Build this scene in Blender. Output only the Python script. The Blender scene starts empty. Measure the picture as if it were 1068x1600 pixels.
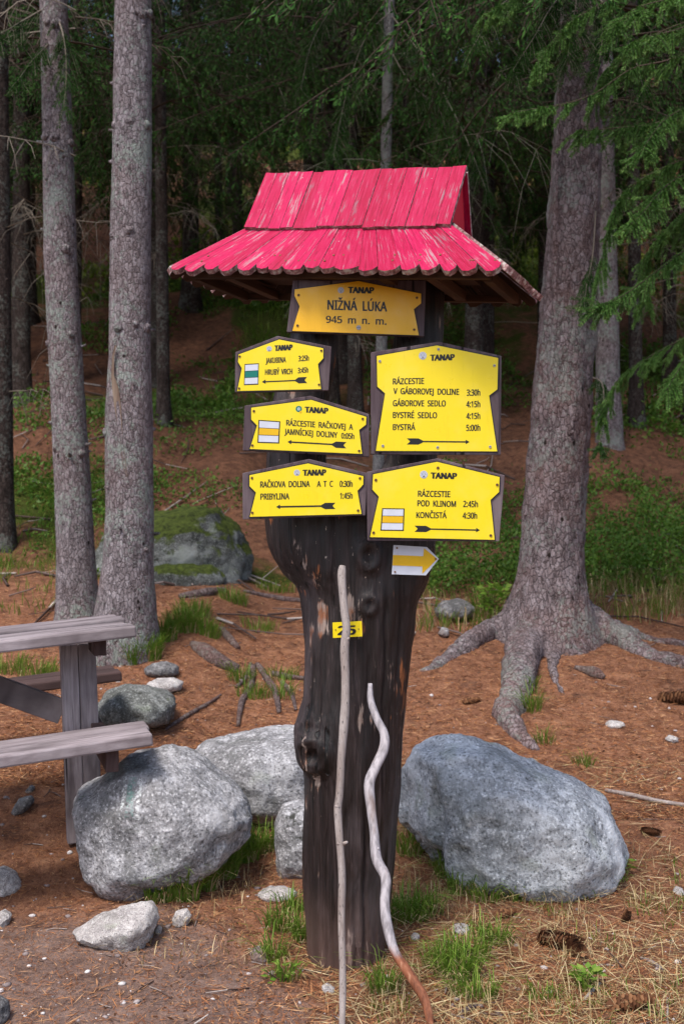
import bpy, bmesh, math, random
import numpy as np
from mathutils import Vector, Matrix, noise

SC = bpy.context.scene
COL = SC.collection
random.seed(7)
RNG = np.random.default_rng(11)
F, H, CX, CY = 1700.0, 1.4, 534.0, 800.0          # lens in photo pixels, eye height, photo centre

# ------------------------------------------------------------------ camera, sky, sun, exposure
cd = bpy.data.cameras.new('camera')
cam = bpy.data.objects.new('camera', cd)
COL.objects.link(cam)
cam.location = (0, 0, H)
cam.rotation_euler = (math.radians(90), 0, 0)
cd.sensor_fit = 'VERTICAL'
cd.sensor_height = 36
cd.lens = 36 * F / 1600
cd.clip_start, cd.clip_end = 0.05, 500
cd.dof.use_dof = True
cd.dof.focus_distance = 3.35
cd.dof.aperture_fstop = 5.0
SC.camera = cam

SUN_DIR = Vector((-0.35, -0.62, 1.25)).normalized()
w = bpy.data.worlds.new("World")
SC.world = w
w.use_nodes = True
sky = w.node_tree.nodes.new('ShaderNodeTexSky')
sky.sky_type = 'NISHITA'
sky.sun_disc = False
sky.sun_elevation = math.asin(SUN_DIR.z)
sky.sun_rotation = math.atan2(SUN_DIR.x, SUN_DIR.y)
sky.air_density = 1.0
sky.dust_density = 3.0
w.node_tree.links.new(sky.outputs[0], w.node_tree.nodes['Background'].inputs[0])
w.node_tree.nodes['Background'].inputs[1].default_value = 0.14
sl = bpy.data.lights.new('sun', 'SUN')
sl.energy = 2.0
sl.angle = math.radians(14)
sl.color = (1.0, 0.94, 0.87)
so = bpy.data.objects.new('sun', sl)
COL.objects.link(so)
so.rotation_euler = SUN_DIR.to_track_quat('Z', 'Y').to_euler()
so.location = (0, 0, 30)
SC.view_settings.view_transform = 'Standard'
SC.view_settings.look = 'None'
SC.view_settings.exposure = 0.85
SC.view_settings.gamma = 1
SC.render.engine = 'CYCLES'
SC.cycles.max_bounces = 6
SC.cycles.use_denoising = True

# ------------------------------------------------------------------ helpers
def P(px, py, D):
    return Vector(((px - CX) * D / F, D, H - (py - CY) * D / F))

def hash2(ix, iy, s):
    h = (ix.astype(np.int64) * 374761393 + iy.astype(np.int64) * 668265263 + s * 974711) & 0x7fffffff
    h = ((h ^ (h >> 13)) * 1274126177) & 0x7fffffff
    return ((h ^ (h >> 16)) & 0xffff) / 65535.0

def vnoise(x, y, s=0):
    x = np.asarray(x, float); y = np.asarray(y, float)
    ix, iy = np.floor(x), np.floor(y)
    fx, fy = x - ix, y - iy
    fx = fx * fx * (3 - 2 * fx); fy = fy * fy * (3 - 2 * fy)
    a = hash2(ix, iy, s); b = hash2(ix + 1, iy, s); c = hash2(ix, iy + 1, s); d = hash2(ix + 1, iy + 1, s)
    return (a * (1 - fx) + b * fx) * (1 - fy) + (c * (1 - fx) + d * fx) * fy - 0.5

def sstep(a, b, x):
    t = np.clip((np.asarray(x, float) - a) / (b - a), 0, 1)
    return t * t * (3 - 2 * t)

_ty = np.linspace(-20, 100, 2401)
_tz = np.interp(_ty, [-20, 0, 3.4, 4.1, 4.6, 5.5, 7, 9, 12, 18, 25, 40, 60, 100],
                [0, 0, 0, 0.02, 0.1, .27, .58, 1.05, 2.15, 4.9, 8.6, 16.5, 26, 38])
_k = np.ones(13) / 13
_tz = np.convolve(np.pad(_tz, 6, mode='edge'), _k, mode='valid')

def gz(x, y):
    x = np.asarray(x, float); y = np.asarray(y, float)
    z = np.interp(y, _ty, _tz)
    z = z + 0.13 * sstep(0.45, 1.0, -x) * sstep(3.7, 4.6, y)
    far = sstep(6.5, 11, y)
    z = z + 0.07 * sstep(4.3, 6, y) * vnoise(x * .9, y * .9, 3) + .55 * far * vnoise(x * .35, y * .35, 5) + .16 * sstep(7.5, 10, y) * vnoise(x * 1.9, y * 1.5, 6) + .07 * sstep(7.5, 10, y) * vnoise(x * 5, y * 5, 8)
    z = z + 0.022 * vnoise(x * 3.1, y * 3.1, 9) + 0.010 * vnoise(x * 9, y * 9, 12)
    return z

def G(px, py, dmax=60):
    D = np.arange(1.5, dmax, .01)
    zr = H - (py - CY) * D / F
    xr = (px - CX) * D / F
    hit = np.nonzero(zr <= gz(xr, D))[0]
    i = hit[0] if len(hit) else len(D) - 1
    return Vector((xr[i], D[i], float(gz(xr[i], D[i]))))

def gpt(x, y, dz=0):
    return Vector((x, y, float(gz(x, y)) + dz))

def tag(o, label=None, cat=None, group=None, kind=None):
    if label: o['label'] = label
    if cat: o['category'] = cat
    if group: o['group'] = group
    if kind: o['kind'] = kind
    return o

def thing(name, label, cat, loc, group=None):
    o = bpy.data.objects.new(name, None)
    COL.objects.link(o)
    o.location = loc
    o.empty_display_size = .1
    return tag(o, label, cat, group)

def base_of(o):
    v = Vector((0, 0, 0))
    while o is not None:
        v = v + o.location
        o = o.parent
    return v

def link(name, me, mats, parent=None, origin=None, smooth=True):
    """link mesh data (in world coordinates) as one object, relative to its parent or to its own base"""
    if not isinstance(mats, (list, tuple)): mats = [mats]
    off = base_of(parent) if parent else Vector(origin or (0, 0, 0))
    me.transform(Matrix.Translation(-off))
    if len(me.materials): me.materials.clear()
    for m in mats: me.materials.append(m)
    if smooth:
        me.polygons.foreach_set('use_smooth', [True] * len(me.polygons))
    o = bpy.data.objects.new(name, me)
    COL.objects.link(o)
    if parent: o.parent = parent
    else: o.location = off
    return o

def pymesh(verts, faces, mi=None):
    me = bpy.data.meshes.new('m')
    me.from_pydata([tuple(v) for v in verts], [], faces)
    if mi is not None: me.polygons.foreach_set('material_index', mi)
    me.update()
    return me

def npmesh(V, Q, mi=None):
    """V (n,3) verts, Q (m,4) or (m,3) faces, fast"""
    me = bpy.data.meshes.new('m')
    k = Q.shape[1]
    me.vertices.add(len(V)); me.vertices.foreach_set('co', np.asarray(V, np.float32).ravel())
    me.loops.add(Q.size); me.loops.foreach_set('vertex_index', Q.astype(np.int32).ravel())
    me.polygons.add(len(Q))
    me.polygons.foreach_set('loop_start', np.arange(0, Q.size, k, dtype=np.int32))
    me.polygons.foreach_set('loop_total', np.full(len(Q), k, np.int32))
    if mi is not None: me.polygons.foreach_set('material_index', np.asarray(mi, np.int32))
    me.update(calc_edges=True)
    return me

class MB:
    """collects polygons with material numbers and UVs"""
    def __init__(s): s.v = []; s.f = []; s.m = []; s.uv = []
    def add(s, verts, faces, mi=0, uvs=None):
        n = len(s.v)
        s.v += [Vector(p) for p in verts]
        s.uv += list(uvs) if uvs is not None else [(0, 0)] * len(verts)
        for f in faces:
            s.f.append([i + n for i in f]); s.m.append(mi)
        return s
    def slab(s, poly, o, es, et, nrm, th, mi=0, back_mi=None, side_mi=None):
        """polygon in (across, along) extruded by th along nrm"""
        o = Vector(o); n = len(poly)
        ou, ov = random.random() * 9, random.random() * 9
        a = [o + es * p[0] + et * p[1] + nrm * th for p in poly]
        b = [o + es * p[0] + et * p[1] for p in poly]
        uv = [(p[0] + ou, p[1] + ov) for p in poly]
        area = sum(poly[i][0] * poly[(i + 1) % n][1] - poly[(i + 1) % n][0] * poly[i][1] for i in range(n))
        flip = (area < 0) != (es.cross(et).dot(nrm) < 0)
        fr = list(range(n)); bk = [n + i for i in range(n)][::-1]
        sd = [[i, n + i, n + (i + 1) % n, (i + 1) % n] for i in range(n)]
        if flip: fr = fr[::-1]; bk = bk[::-1]; sd = [q[::-1] for q in sd]
        k = len(s.v)
        s.v += a + b; s.uv += uv + [(u + .01, v + .01) for u, v in uv]
        s.f.append([i + k for i in fr]); s.m.append(mi)
        s.f.append([i + k for i in bk]); s.m.append(mi if back_mi is None else back_mi)
        for q in sd:
            s.f.append([i + k for i in q]); s.m.append(mi if side_mi is None else side_mi)
        return s
    def box(s, c, ex, ey, ez, sx, sy, sz, mi=0):
        """box about c, long side along ey"""
        return s.slab([(-sx / 2, -sy / 2), (sx / 2, -sy / 2), (sx / 2, sy / 2), (-sx / 2, sy / 2)],
                      Vector(c) - ez * sz / 2, ex, ey, ez, sz, mi)
    def mesh(s):
        me = pymesh(s.v, s.f, s.m)
        ul = me.uv_layers.new(name='UVMap')
        li = [0] * len(me.loops)
        me.loops.foreach_get('vertex_index', li)
        ul.data.foreach_set('uv', [c for i in li for c in s.uv[i]])
        return me
    def build(s, name, mats, parent=None, origin=None, smooth=False, bevel=0):
        o = link(name, s.mesh(), mats, parent, origin, smooth)
        if bevel:
            b = o.modifiers.new('bevel', 'BEVEL'); b.width = bevel; b.segments = 2; b.limit_method = 'ANGLE'
        return o

X, Y, Z = Vector((1, 0, 0)), Vector((0, 1, 0)), Vector((0, 0, 1))

def tube(pts, rad, n=8, cap=True, wob=0, seed=0):
    pts = [Vector(p) for p in pts]
    V = []; Fc = []
    t0 = (pts[1] - pts[0]).normalized()
    ref = Vector((1, 0, 0)) if abs(t0.x) < .8 else Vector((0, 1, 0))
    nx = t0.cross(ref).normalized()
    for i, p in enumerate(pts):
        t = (pts[min(i + 1, len(pts) - 1)] - pts[max(i - 1, 0)]).normalized()
        nx = (nx - t * nx.dot(t)).normalized()
        ny = t.cross(nx)
        r = rad[i] if hasattr(rad, '__len__') else rad
        for k in range(n):
            a = 2 * math.pi * k / n
            rr = r
            if wob:
                q = p * 9 + Vector((math.cos(a) * 1.5, math.sin(a) * 1.5, seed * 7.3))
                rr = r * (1 + wob * noise.noise(q))
            V.append(p + nx * (math.cos(a) * rr) + ny * (math.sin(a) * rr))
    for i in range(len(pts) - 1):
        for k in range(n):
            a = i * n + k; b = i * n + (k + 1) % n
            Fc.append([a, b, b + n, a + n])
    if cap:
        Fc.append(list(range(n))[::-1])
        m = (len(pts) - 1) * n
        Fc.append([m + k for k in range(n)])
    return V, Fc

def resample(pts, n):
    """smooth polyline (Catmull-Rom) through pts with n points; works on tuples of any length"""
    pts = [np.array(p, float) for p in pts]
    m = len(pts); out = []
    for t in np.linspace(0, m - 1, n):
        i = min(int(t), m - 2); u = t - i
        p0 = pts[max(i - 1, 0)]; p1 = pts[i]; p2 = pts[i + 1]; p3 = pts[min(i + 2, m - 1)]
        out.append(0.5 * (2 * p1 + (p2 - p0) * u + (2 * p0 - 5 * p1 + 4 * p2 - p3) * u * u + (3 * p1 - p0 - 3 * p2 + p3) * u ** 3))
    return out

def remesh(me, voxel, smooth=2, fac=.5):
    o = bpy.data.objects.new('tmp', me)
    COL.objects.link(o)
    r = o.modifiers.new('r', 'REMESH'); r.mode = 'VOXEL'; r.voxel_size = voxel
    if smooth:
        sm = o.modifiers.new('s', 'SMOOTH'); sm.iterations = smooth; sm.factor = fac
    dg = bpy.context.evaluated_depsgraph_get()
    out = bpy.data.meshes.new_from_object(o.evaluated_get(dg))
    bpy.data.objects.remove(o)
    bpy.data.meshes.remove(me)
    return out

def displace(me, fn):
    me.update()
    n = len(me.vertices)
    co = np.empty(n * 3, np.float32); me.vertices.foreach_get('co', co); co = co.reshape(-1, 3)
    nr = np.empty(n * 3, np.float32); me.vertices.foreach_get('normal', nr); nr = nr.reshape(-1, 3)
    d = np.array([fn(Vector(p), Vector(q)) for p, q in zip(co.tolist(), nr.tolist())], np.float32)
    me.vertices.foreach_set('co', (co + nr * d[:, None]).ravel())
    me.update()

def fbm(p, o=4):
    return noise.fractal(p, 1.0, 2.0, o)

# ------------------------------------------------------------------ materials
class M:
    def __init__(s, name, rough=.8, spec=.3):
        s.m = bpy.data.materials.new(name); s.m.use_nodes = True
        s.t = s.m.node_tree; s.b = s.t.nodes['Principled BSDF']
        s.b.inputs['Roughness'].default_value = rough
        s.b.inputs['Specular IOR Level'].default_value = spec
    def n(s, ty, ins=None, **kw):
        n = s.t.nodes.new('ShaderNode' + ty)
        for k, v in kw.items(): setattr(n, k, v)
        for k, v in (ins or {}).items():
            if hasattr(v, 'is_output') or isinstance(v, bpy.types.NodeSocket): s.t.links.new(v, n.inputs[k])
            else: n.inputs[k].default_value = v
        return n
    def co(s, which='Object', scale=(1, 1, 1), rnd=False):
        c = s.n('TexCoord').outputs[which]
        return s.n('Mapping', {'Vector': c, 'Scale': scale}).outputs[0]
    def noise(s, vec, scale, detail=5, rough=.55, dist=0):
        return s.n('TexNoise', {'Vector': vec, 'Scale': scale, 'Detail': detail, 'Roughness': rough, 'Distortion': dist}).outputs['Fac']
    def vor(s, vec, scale, feature='F1', out='Distance', rand=1):
        return s.n('TexVoronoi', {'Vector': vec, 'Scale': scale, 'Randomness': rand}, feature=feature).outputs[out]
    def ramp(s, fac, stops, interp='LINEAR'):
        r = s.n('ValToRGB'); s.t.links.new(fac, r.inputs[0])
        r.color_ramp.interpolation = interp
        e = r.color_ramp.elements
        while len(e) < len(stops): e.new(.5)
        for k, (p, c) in enumerate(stops):
            e[k].position = p
            e[k].color = (c, c, c, 1) if not hasattr(c, '__len__') else (*c, 1)
        return r.outputs[0]
    def mix(s, f, a, b, mode='MIX'):
        n = s.n('Mix', data_type='RGBA', blend_type=mode)
        for i, v in ((0, f), (6, a), (7, b)):
            if isinstance(v, bpy.types.NodeSocket): s.t.links.new(v, n.inputs[i])
            else: n.inputs[i].default_value = v if i == 0 else (*v, 1) if len(v) == 3 else v
        return n.outputs[2]
    def math(s, op, a, b=0.0):
        n = s.n('Math', operation=op)
        for i, v in ((0, a), (1, b)):
            if isinstance(v, bpy.types.NodeSocket): s.t.links.new(v, n.inputs[i])
            else: n.inputs[i].default_value = v
        return n.outputs[0]
    def col(s, c):
        if isinstance(c, bpy.types.NodeSocket): s.t.links.new(c, s.b.inputs['Base Color'])
        else: s.b.inputs['Base Color'].default_value = (*c, 1)
        return s
    def rough(s, r): s.t.links.new(r, s.b.inputs['Roughness']); return s
    def bump(s, h, st=.5, d=.01):
        b = s.n('Bump', {'Height': h, 'Strength': st, 'Distance': d})
        s.t.links.new(b.outputs[0], s.b.inputs['Normal']); return s
    def island(s):
        return s.n('NewGeometry').outputs['Random Per Island']

def m_plain(name, c, rough=.5, spec=.4):
    a = M(name, rough, spec); v = a.co('Object')
    n = a.noise(v, 35, 4)
    a.col(a.mix(a.ramp(n, [(.35, 0), (.75, .35)]), c, tuple(x * .72 for x in c)))
    return a.m

def m_wood(name, c1, c2, c3, uv=True, rough=.85, fine=70, bump=.6, crk=True):
    a = M(name, rough, .25)
    v = a.co('UV' if uv else 'Object', (1, .06, 1) if uv else (1, 1, .06))
    g = a.noise(v, fine, 6, .65, .3)
    g2 = a.noise(a.co('UV' if uv else 'Object', (1, .25, 1) if uv else (1, 1, .25)), 9, 4, .6)
    isl = a.island()
    c = a.mix(a.ramp(g, [(.3, 0), (.7, 1)]), c1, c2)
    c = a.mix(a.ramp(g2, [(.45, 0), (.72, 1)]), c, c3)
    c = a.mix(a.math('MULTIPLY', isl, .45), c, tuple(x * .45 for x in c1))
    crack = a.ramp(a.noise(a.co('UV' if uv else 'Object', (1, .03, 1) if uv else (1, 1, .03)), 38 if crk else 300, 2), [(.3, .15), (.36, 1)])
    c = a.mix(1.0, c, crack, 'MULTIPLY')
    a.col(c).bump(a.math('ADD', g, crack), bump, .004)
    return a.m

def m_roof():
    a = M('roof_paint', .75, .12)
    uv = a.co('UV', (1, .07, 1))
    g = a.noise(uv, 150, 7, .75, .3)
    isl = a.island()
    base = a.mix(isl, (.32, .0018, .034), (.46, .005, .072))
    pale = a.mix(a.ramp(g, [(.46, 0), (.66, .75)]), base, (.45, .035, .105))
    big = a.noise(a.co('UV', (1, .18, 1)), 34, 5, .65)
    bare = a.ramp(a.math('ADD', a.math('MULTIPLY', g, .62), a.math('MULTIPLY', big, .5)), [(.615, 0), (.66, .8)])
    c = a.mix(bare, pale, a.mix(isl, (.2, .11, .13), (.36, .28, .29)))
    spot = a.ramp(a.vor(a.co('UV'), 42), [(.05, 1), (.1, 0)])
    c = a.mix(a.math('MULTIPLY', spot, a.ramp(a.noise(a.co('UV'), 8), [(.55, 0), (.62, .9)])), c, (.6, .5, .48))
    dark = a.ramp(g, [(.34, .85), (.45, 0)])
    c = a.mix(dark, c, (.18, .012, .03))
    a.col(c).bump(g, .7, .004)
    a.rough(a.ramp(bare, [(0, .5), (1, .9)]))
    return a.m

def m_lichen_end():
    """board edges: paint gone, crusted with lichen"""
    a = M('weathered_board_edge', .95, .1)
    v = a.co('Object')
    n = a.noise(v, 60, 5, .7)
    c = a.ramp(n, [(.3, (.10, .055, .05)), (.42, (.2, .10, .10)), (.52, (.34, .2, .2)), (.6, (.5, .46, .42))])
    a.col(c).bump(n, 1, .006)
    return a.m

def m_post():
    a = M('post_wood', .62, .4)
    w_ = a.co('Object')
    g = a.noise(a.co('Object', (1, 1, .03)), 170, 8, .72, .4)
    gm = a.noise(a.co('Object', (1, 1, .06)), 40, 6, .65, .5)
    g2 = a.noise(a.co('Object', (1, 1, .14)), 18, 5, .65)
    mix_ = a.math('ADD', a.math('MULTIPLY', g, .55), a.math('MULTIPLY', gm, .45))
    c = a.ramp(mix_, [(.36, (.003, .002, .002)), (.47, (.010, .006, .0055)), (.56, (.022, .0135, .013)), (.65, (.06, .042, .042)), (.75, (.17, .135, .14))])
    lg = a.noise(w_, 3.2, 3, .6)
    wear = a.ramp(a.math('ADD', a.math('MULTIPLY', g, .55), a.math('MULTIPLY', a.math('MULTIPLY', g2, 1.15), a.ramp(lg, [(.4, .55), (.6, 1)]))), [(.90, 0), (.945, 1)])
    c = a.mix(a.math('MULTIPLY', wear, .8), c, a.mix(a.ramp(a.noise(w_, 9), [(.45, 0), (.55, 1)]), (.33, .11, .035), (.36, .28, .24)))
    pale = a.ramp(a.noise(a.co('Object', (1, 1, .3)), 6, 4), [(.52, 0), (.75, .5)])
    c = a.mix(a.math('MULTIPLY', pale, g), c, (.3, .25, .27))
    speck = a.ramp(a.noise(a.co('Object', (1, 1, .3)), 110, 3, .7), [(.68, 0), (.72, .9)])
    c = a.mix(a.math('MULTIPLY', speck, a.ramp(a.noise(w_, 4), [(.5, 0), (.58, 1)])), c, (.55, .45, .38))
    crack = a.ramp(a.noise(a.co('Object', (1, 1, .018)), 34, 2, .5), [(.33, 0), (.37, 1)])
    c = a.mix(1., c, a.ramp(crack, [(0, .08), (1, 1)]), 'MULTIPLY')
    sepg = a.n('SeparateXYZ', {'Vector': w_})
    low = a.ramp(sepg.outputs[2], [(0.0, 1), (.25, 0)])
    c = a.mix(a.math('MULTIPLY', low, a.math('MULTIPLY', g2, .8)), c, (.2, .12, .1))
    a.col(c).bump(a.math('ADD', mix_, a.math('MULTIPLY', crack, .7)), .8, .007)
    a.rough(a.ramp(g, [(.3, .34), (.7, .65)]))
    return a.m

def m_rock(name, base, dark, light, moss=0, lich=1.0, sc=1, mark=None, soil_on=True):
    a = M(name, .92, .2)
    v = a.co('Object')
    n1 = a.noise(v, 3.2 * sc, 8, .7, .4)
    n2 = a.noise(v, 24 * sc, 6, .75)
    n3 = a.noise(v, 95 * sc, 3, .7)
    c = a.ramp(n1, [(.3, dark), (.5, base), (.72, light)])
    c = a.mix(a.ramp(n2, [(.36, .55), (.5, 0)]), c, dark)
    c = a.mix(a.math('MULTIPLY', a.ramp(n2, [(.52, 0), (.64, .85)]), lich), c, light)
    c = a.mix(a.ramp(n3, [(.37, .7), (.44, 0)]), c, tuple(x * .35 for x in dark))
    c = a.mix(a.ramp(n3, [(.58, 0), (.66, .65)]), c, tuple(min(1, x * 1.25) for x in light))
    c = a.mix(a.ramp(a.noise(v, 6 * sc, 3, .5), [(.62, 0), (.7, .35)]), c, (.16, .2, .12))
    spots = a.math('MULTIPLY', a.ramp(a.vor(v, 34 * sc), [(.16, 1), (.22, 0)]), a.ramp(a.noise(v, 5 * sc, 3), [(.52, 0), (.6, .6)]))
    c = a.mix(spots, c, tuple(min(1, x * 1.15) for x in light))
    blk = a.ramp(a.math('ADD', a.math('MULTIPLY', n2, .5), a.math('MULTIPLY', a.noise(v, 4.5 * sc, 3), .5)), [(.36, .9), (.4, 0)])
    c = a.mix(blk, c, (.035, .036, .03))
    zz = a.n('SeparateXYZ', {'Vector': v}).outputs[2]
    soil = a.ramp(a.math('ADD', zz, a.math('MULTIPLY', a.noise(v, 9, 5, .7), .12)), [(.08, .85), (.15, 0)])
    pat = a.noise(v, 2.1 * sc, 5, .6, .8)
    c = a.mix(a.ramp(pat, [(.55, 0), (.62, .55)]), c, tuple(min(1, x * 1.12) for x in light))
    c = a.mix(a.ramp(pat, [(.36, .5), (.43, 0)]), c, (dark[0] * .7, dark[1] * .72, dark[2] * .66))
    if soil_on: c = a.mix(soil, c, (.15, .085, .06))
    if mark is not None:
        c = mark(a, c, v, n2)
    if moss:
        nz = a.n('SeparateXYZ', {'Vector': a.n('NewGeometry').outputs['Normal']}).outputs[2]
        mk = a.ramp(a.math('ADD', a.math('MULTIPLY', nz, .4), a.math('MULTIPLY', a.noise(v, 5, 6, .7), .8)), [(.92 - .5 * moss, 0), (1.0 - .5 * moss, 1)])
        c = a.mix(mk, c, a.mix(a.ramp(n2, [(.35, 0), (.65, 1)]), (.012, .018, .004), (.08, .105, .018)))
    a.col(c).bump(a.math('ADD', n2, a.math('MULTIPLY', n3, .4)), .75, .012)
    return a.m

def m_bark(name, c1, c2, c3, lich=.5, sc=1.0, red=0.0):
    a = M(name, .95, .15)
    w_ = a.co('Object')
    warp = a.n('TexNoise', {'Vector': w_, 'Scale': 20 * sc, 'Detail': 4}).outputs['Color']
    vv = a.n('VectorMath', {0: a.co('Object', (1, 1, .5)), 1: a.n('VectorMath', {0: warp, 1: (.035, .035, .035)}, operation='MULTIPLY').outputs[0]}, operation='ADD').outputs[0]
    cell = a.vor(vv, 52 * sc, 'DISTANCE_TO_EDGE')
    cid = a.n('SeparateColor', {'Color': a.n('TexVoronoi', {'Vector': vv, 'Scale': 52 * sc}).outputs['Color']}).outputs[0]
    n = a.noise(a.co('Object', (1, 1, .35)), 30 * sc, 8, .75, .6)
    fine = a.noise(w_, 130 * sc, 4, .75)
    big = a.noise(w_, 2.2, 4, .6)
    c = a.ramp(a.math('ADD', a.math('MULTIPLY', n, .8), a.math('MULTIPLY', cid, .18)), [(.3, c1), (.48, c2), (.68, c3)])
    c = a.mix(a.ramp(cell, [(0, .75), (.08, 0)]), c, tuple(x * .4 for x in c1))
    c = a.mix(a.ramp(fine, [(.33, .7), (.46, 0)]), c, tuple(x * .45 for x in c1))
    c = a.mix(a.ramp(fine, [(.56, 0), (.7, .5)]), c, tuple(min(1, x * 1.35) for x in c3))
    if red:
        c = a.mix(a.math('MULTIPLY', a.ramp(big, [(.42, 0), (.62, 1)]), red), c, (.17, .075, .055))
    lk = a.ramp(a.math('ADD', a.math('MULTIPLY', a.noise(w_, 34, 5, .75), .6), a.math('MULTIPLY', a.noise(w_, 3, 3), .5)), [(.57, 0), (.63, 1)])
    c = a.mix(a.math('MULTIPLY', lk, lich), c, (.25, .29, .26))
    hole = a.ramp(a.vor(a.co('Object', (1, 1, .7)), 9 * sc), [(.06, 1), (.1, 0)])
    c = a.mix(hole, c, (.02, .014, .012))
    a.col(c).bump(a.math('ADD', a.math('ADD', a.ramp(cell, [(0, 0), (.12, .6)]), n), a.math('MULTIPLY', fine, .5)), .9, .012)
    return a.m

def m_leaf(name, c1, c2, rough=.6, trans=.0, spec=.3):
    a = M(name, rough, spec)
    c = a.mix(a.island(), c1, c2)
    c = a.mix(a.ramp(a.noise(a.co('Object'), 1.3, 3), [(.35, 0), (.65, .6)]), c, tuple(x * .6 for x in c1))
    a.col(c)
    if trans:
        tr = a.n('BsdfTranslucent', {'Color': c}).outputs[0]
        ms = a.n('MixShader', {0: trans, 1: a.b.outputs[0], 2: tr})
        a.t.links.new(ms.outputs[0], a.t.nodes['Material Output'].inputs[0])
    return a.m

def m_litter(name, stops, rough=.85):
    a = M(name, rough, .25)
    a.col(a.ramp(a.island(), stops))
    return a.m

def m_ground():
    a = M('forest_floor', .97, .1)
    v = a.co('Object')
    n1 = a.noise(v, 1.1, 6, .65)
    n2 = a.noise(v, 14, 7, .75)
    n3 = a.noise(a.co('Object', (1, .6, 1)), 85, 5, .8, .8)
    needle = a.noise(a.co('Object', (1, .35, 1)), 160, 3, .7, 1.5)
    red = a.ramp(n2, [(.28, (.06, .028, .018)), (.44, (.185, .083, .05)), (.56, (.275, .13, .077)), (.74, (.4, .22, .13))])
    dirt = a.ramp(n2, [(.3, (.12, .078, .066)), (.55, (.225, .152, .128)), (.75, (.33, .235, .2))])
    at = a.n('VertexColor', layer_name='cover')
    sp = a.n('SeparateColor', {'Color': at.outputs[0]})
    dm = a.ramp(a.math('ADD', sp.outputs[0], a.math('MULTIPLY', a.math('SUBTRACT', n1, .5), .9)), [(.35, 0), (.6, 1)])
    c = a.mix(dm, red, dirt)
    c = a.mix(a.ramp(needle, [(.54, 0), (.66, .8)]), c, (.42, .21, .105))
    c = a.mix(a.ramp(a.noise(v, 5, 5, .7), [(.33, .7), (.47, 0)]), c, (.075, .04, .03))
    c = a.mix(a.ramp(n3, [(.33, .85), (.45, 0)]), c, (.045, .022, .016))
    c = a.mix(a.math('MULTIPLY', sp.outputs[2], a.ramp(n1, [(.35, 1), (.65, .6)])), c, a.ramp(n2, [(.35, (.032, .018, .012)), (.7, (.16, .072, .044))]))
    gm = a.ramp(a.math('ADD', sp.outputs[1], a.math('MULTIPLY', a.math('SUBTRACT', a.noise(v, 2.3, 6, .7), .5), 1.3)), [(.4, 0), (.62, 1)])
    moss = a.ramp(n3, [(.3, (.010, .014, .004)), (.52, (.045, .06, .011)), (.75, (.15, .17, .03))])
    c = a.mix(gm, c, moss)
    a.col(c).bump(a.math('ADD', a.math('MULTIPLY', n2, 1.0), a.math('MULTIPLY', n3, .6)), .9, .02)
    return a.m

mPOST = m_post()
mROOF, mEDGE = m_roof(), m_lichen_end()
mRED = m_plain('red_paint', (.55, .008, .03), .6, .3)
mSOFFIT = m_wood('soffit_wood', (.045, .022, .012), (.10, .052, .03), (.03, .017, .012))
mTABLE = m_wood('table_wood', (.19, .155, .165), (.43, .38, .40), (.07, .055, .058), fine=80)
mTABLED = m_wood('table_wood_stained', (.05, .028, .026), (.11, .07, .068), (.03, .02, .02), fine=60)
mBOARD = m_wood('sign_board_wood', (.055, .036, .042), (.12, .088, .1), (.2, .16, .17))
def m_plate(name, c):
    a = M(name, .33, .5)
    v = a.co('Object')
    fade = a.ramp(a.noise(v, 7, 4, .6), [(.5, 0), (.75, .5)])
    k = a.mix(fade, c, tuple(min(1, x * .9 + .1) for x in c))
    st = a.ramp(a.noise(a.co('Object', (1, 1, .15)), 45, 5, .7), [(.56, 0), (.75, .28)])
    k = a.mix(st, k, tuple(x * .6 for x in c))
    sp = a.ramp(a.noise(v, 160, 3, .7), [(.7, 0), (.74, .7)])
    k = a.mix(a.math('MULTIPLY', sp, a.ramp(a.noise(v, 12), [(.5, 0), (.6, 1)])), k, (.2, .13, .04))
    a.col(k); a.rough(a.ramp(a.noise(v, 20, 4), [(.3, .25), (.7, .5)]))
    return a.m
mYEL = m_plate('yellow_plate', (.80, .62, .005))
mYELO = m_plate('amber_plate', (.82, .44, .006))
mBLK = m_plain('black_print', (.012, .012, .014), .4, .4)
mWHT = m_plain('white_print', (.58, .61, .69), .35, .4)
mORG = m_plain('amber_print', (.72, .43, .006), .35, .4)
mGRN = m_plain('green_print', (.004, .17, .13), .35, .4)
mGRY = m_plain('grey_print', (.3, .33, .4), .4, .4)
mZINC = m_plain('zinc_screw', (.33, .33, .36), .35, .6)
mRUST = m_plain('rusty_screw', (.16, .075, .03), .7, .3)
mROCKB = m_rock('granite_blue_grey', (.33, .35, .375), (.17, .185, .2), (.64, .67, .71), 0, .8)
mROCKG = m_rock('granite_grey', (.265, .263, .275), (.13, .13, .135), (.58, .58, .61), 0, .8)
mROCKP = m_rock('granite_pale', (.44, .41, .4), (.24, .22, .22), (.66, .64, .63), 0, .7, 2.2, soil_on=False)
mROCKD = m_rock('granite_dark', (.14, .135, .14), (.06, .06, .06), (.3, .3, .3), .1, .6, soil_on=False)
mROCKL = m_rock('granite_some_moss', (.14, .145, .14), (.06, .065, .06), (.34, .36, .35), .2, .7)
mROCKM = m_rock('granite_mossy', (.10, .105, .10), (.035, .038, .034), (.28, .3, .29), .8, .5)
mBARK1 = m_bark('bark_grey', (.075, .062, .066), (.2, .17, .18), (.36, .325, .345), .75, 1, .18)
mBARK2 = m_bark('bark_brown', (.06, .046, .046), (.18, .142, .148), (.32, .275, .29), .5, .8, .3)
mBARK3 = m_bark('bark_dark', (.022, .016, .014), (.05, .036, .032), (.085, .066, .06), .3, .8)
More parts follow.
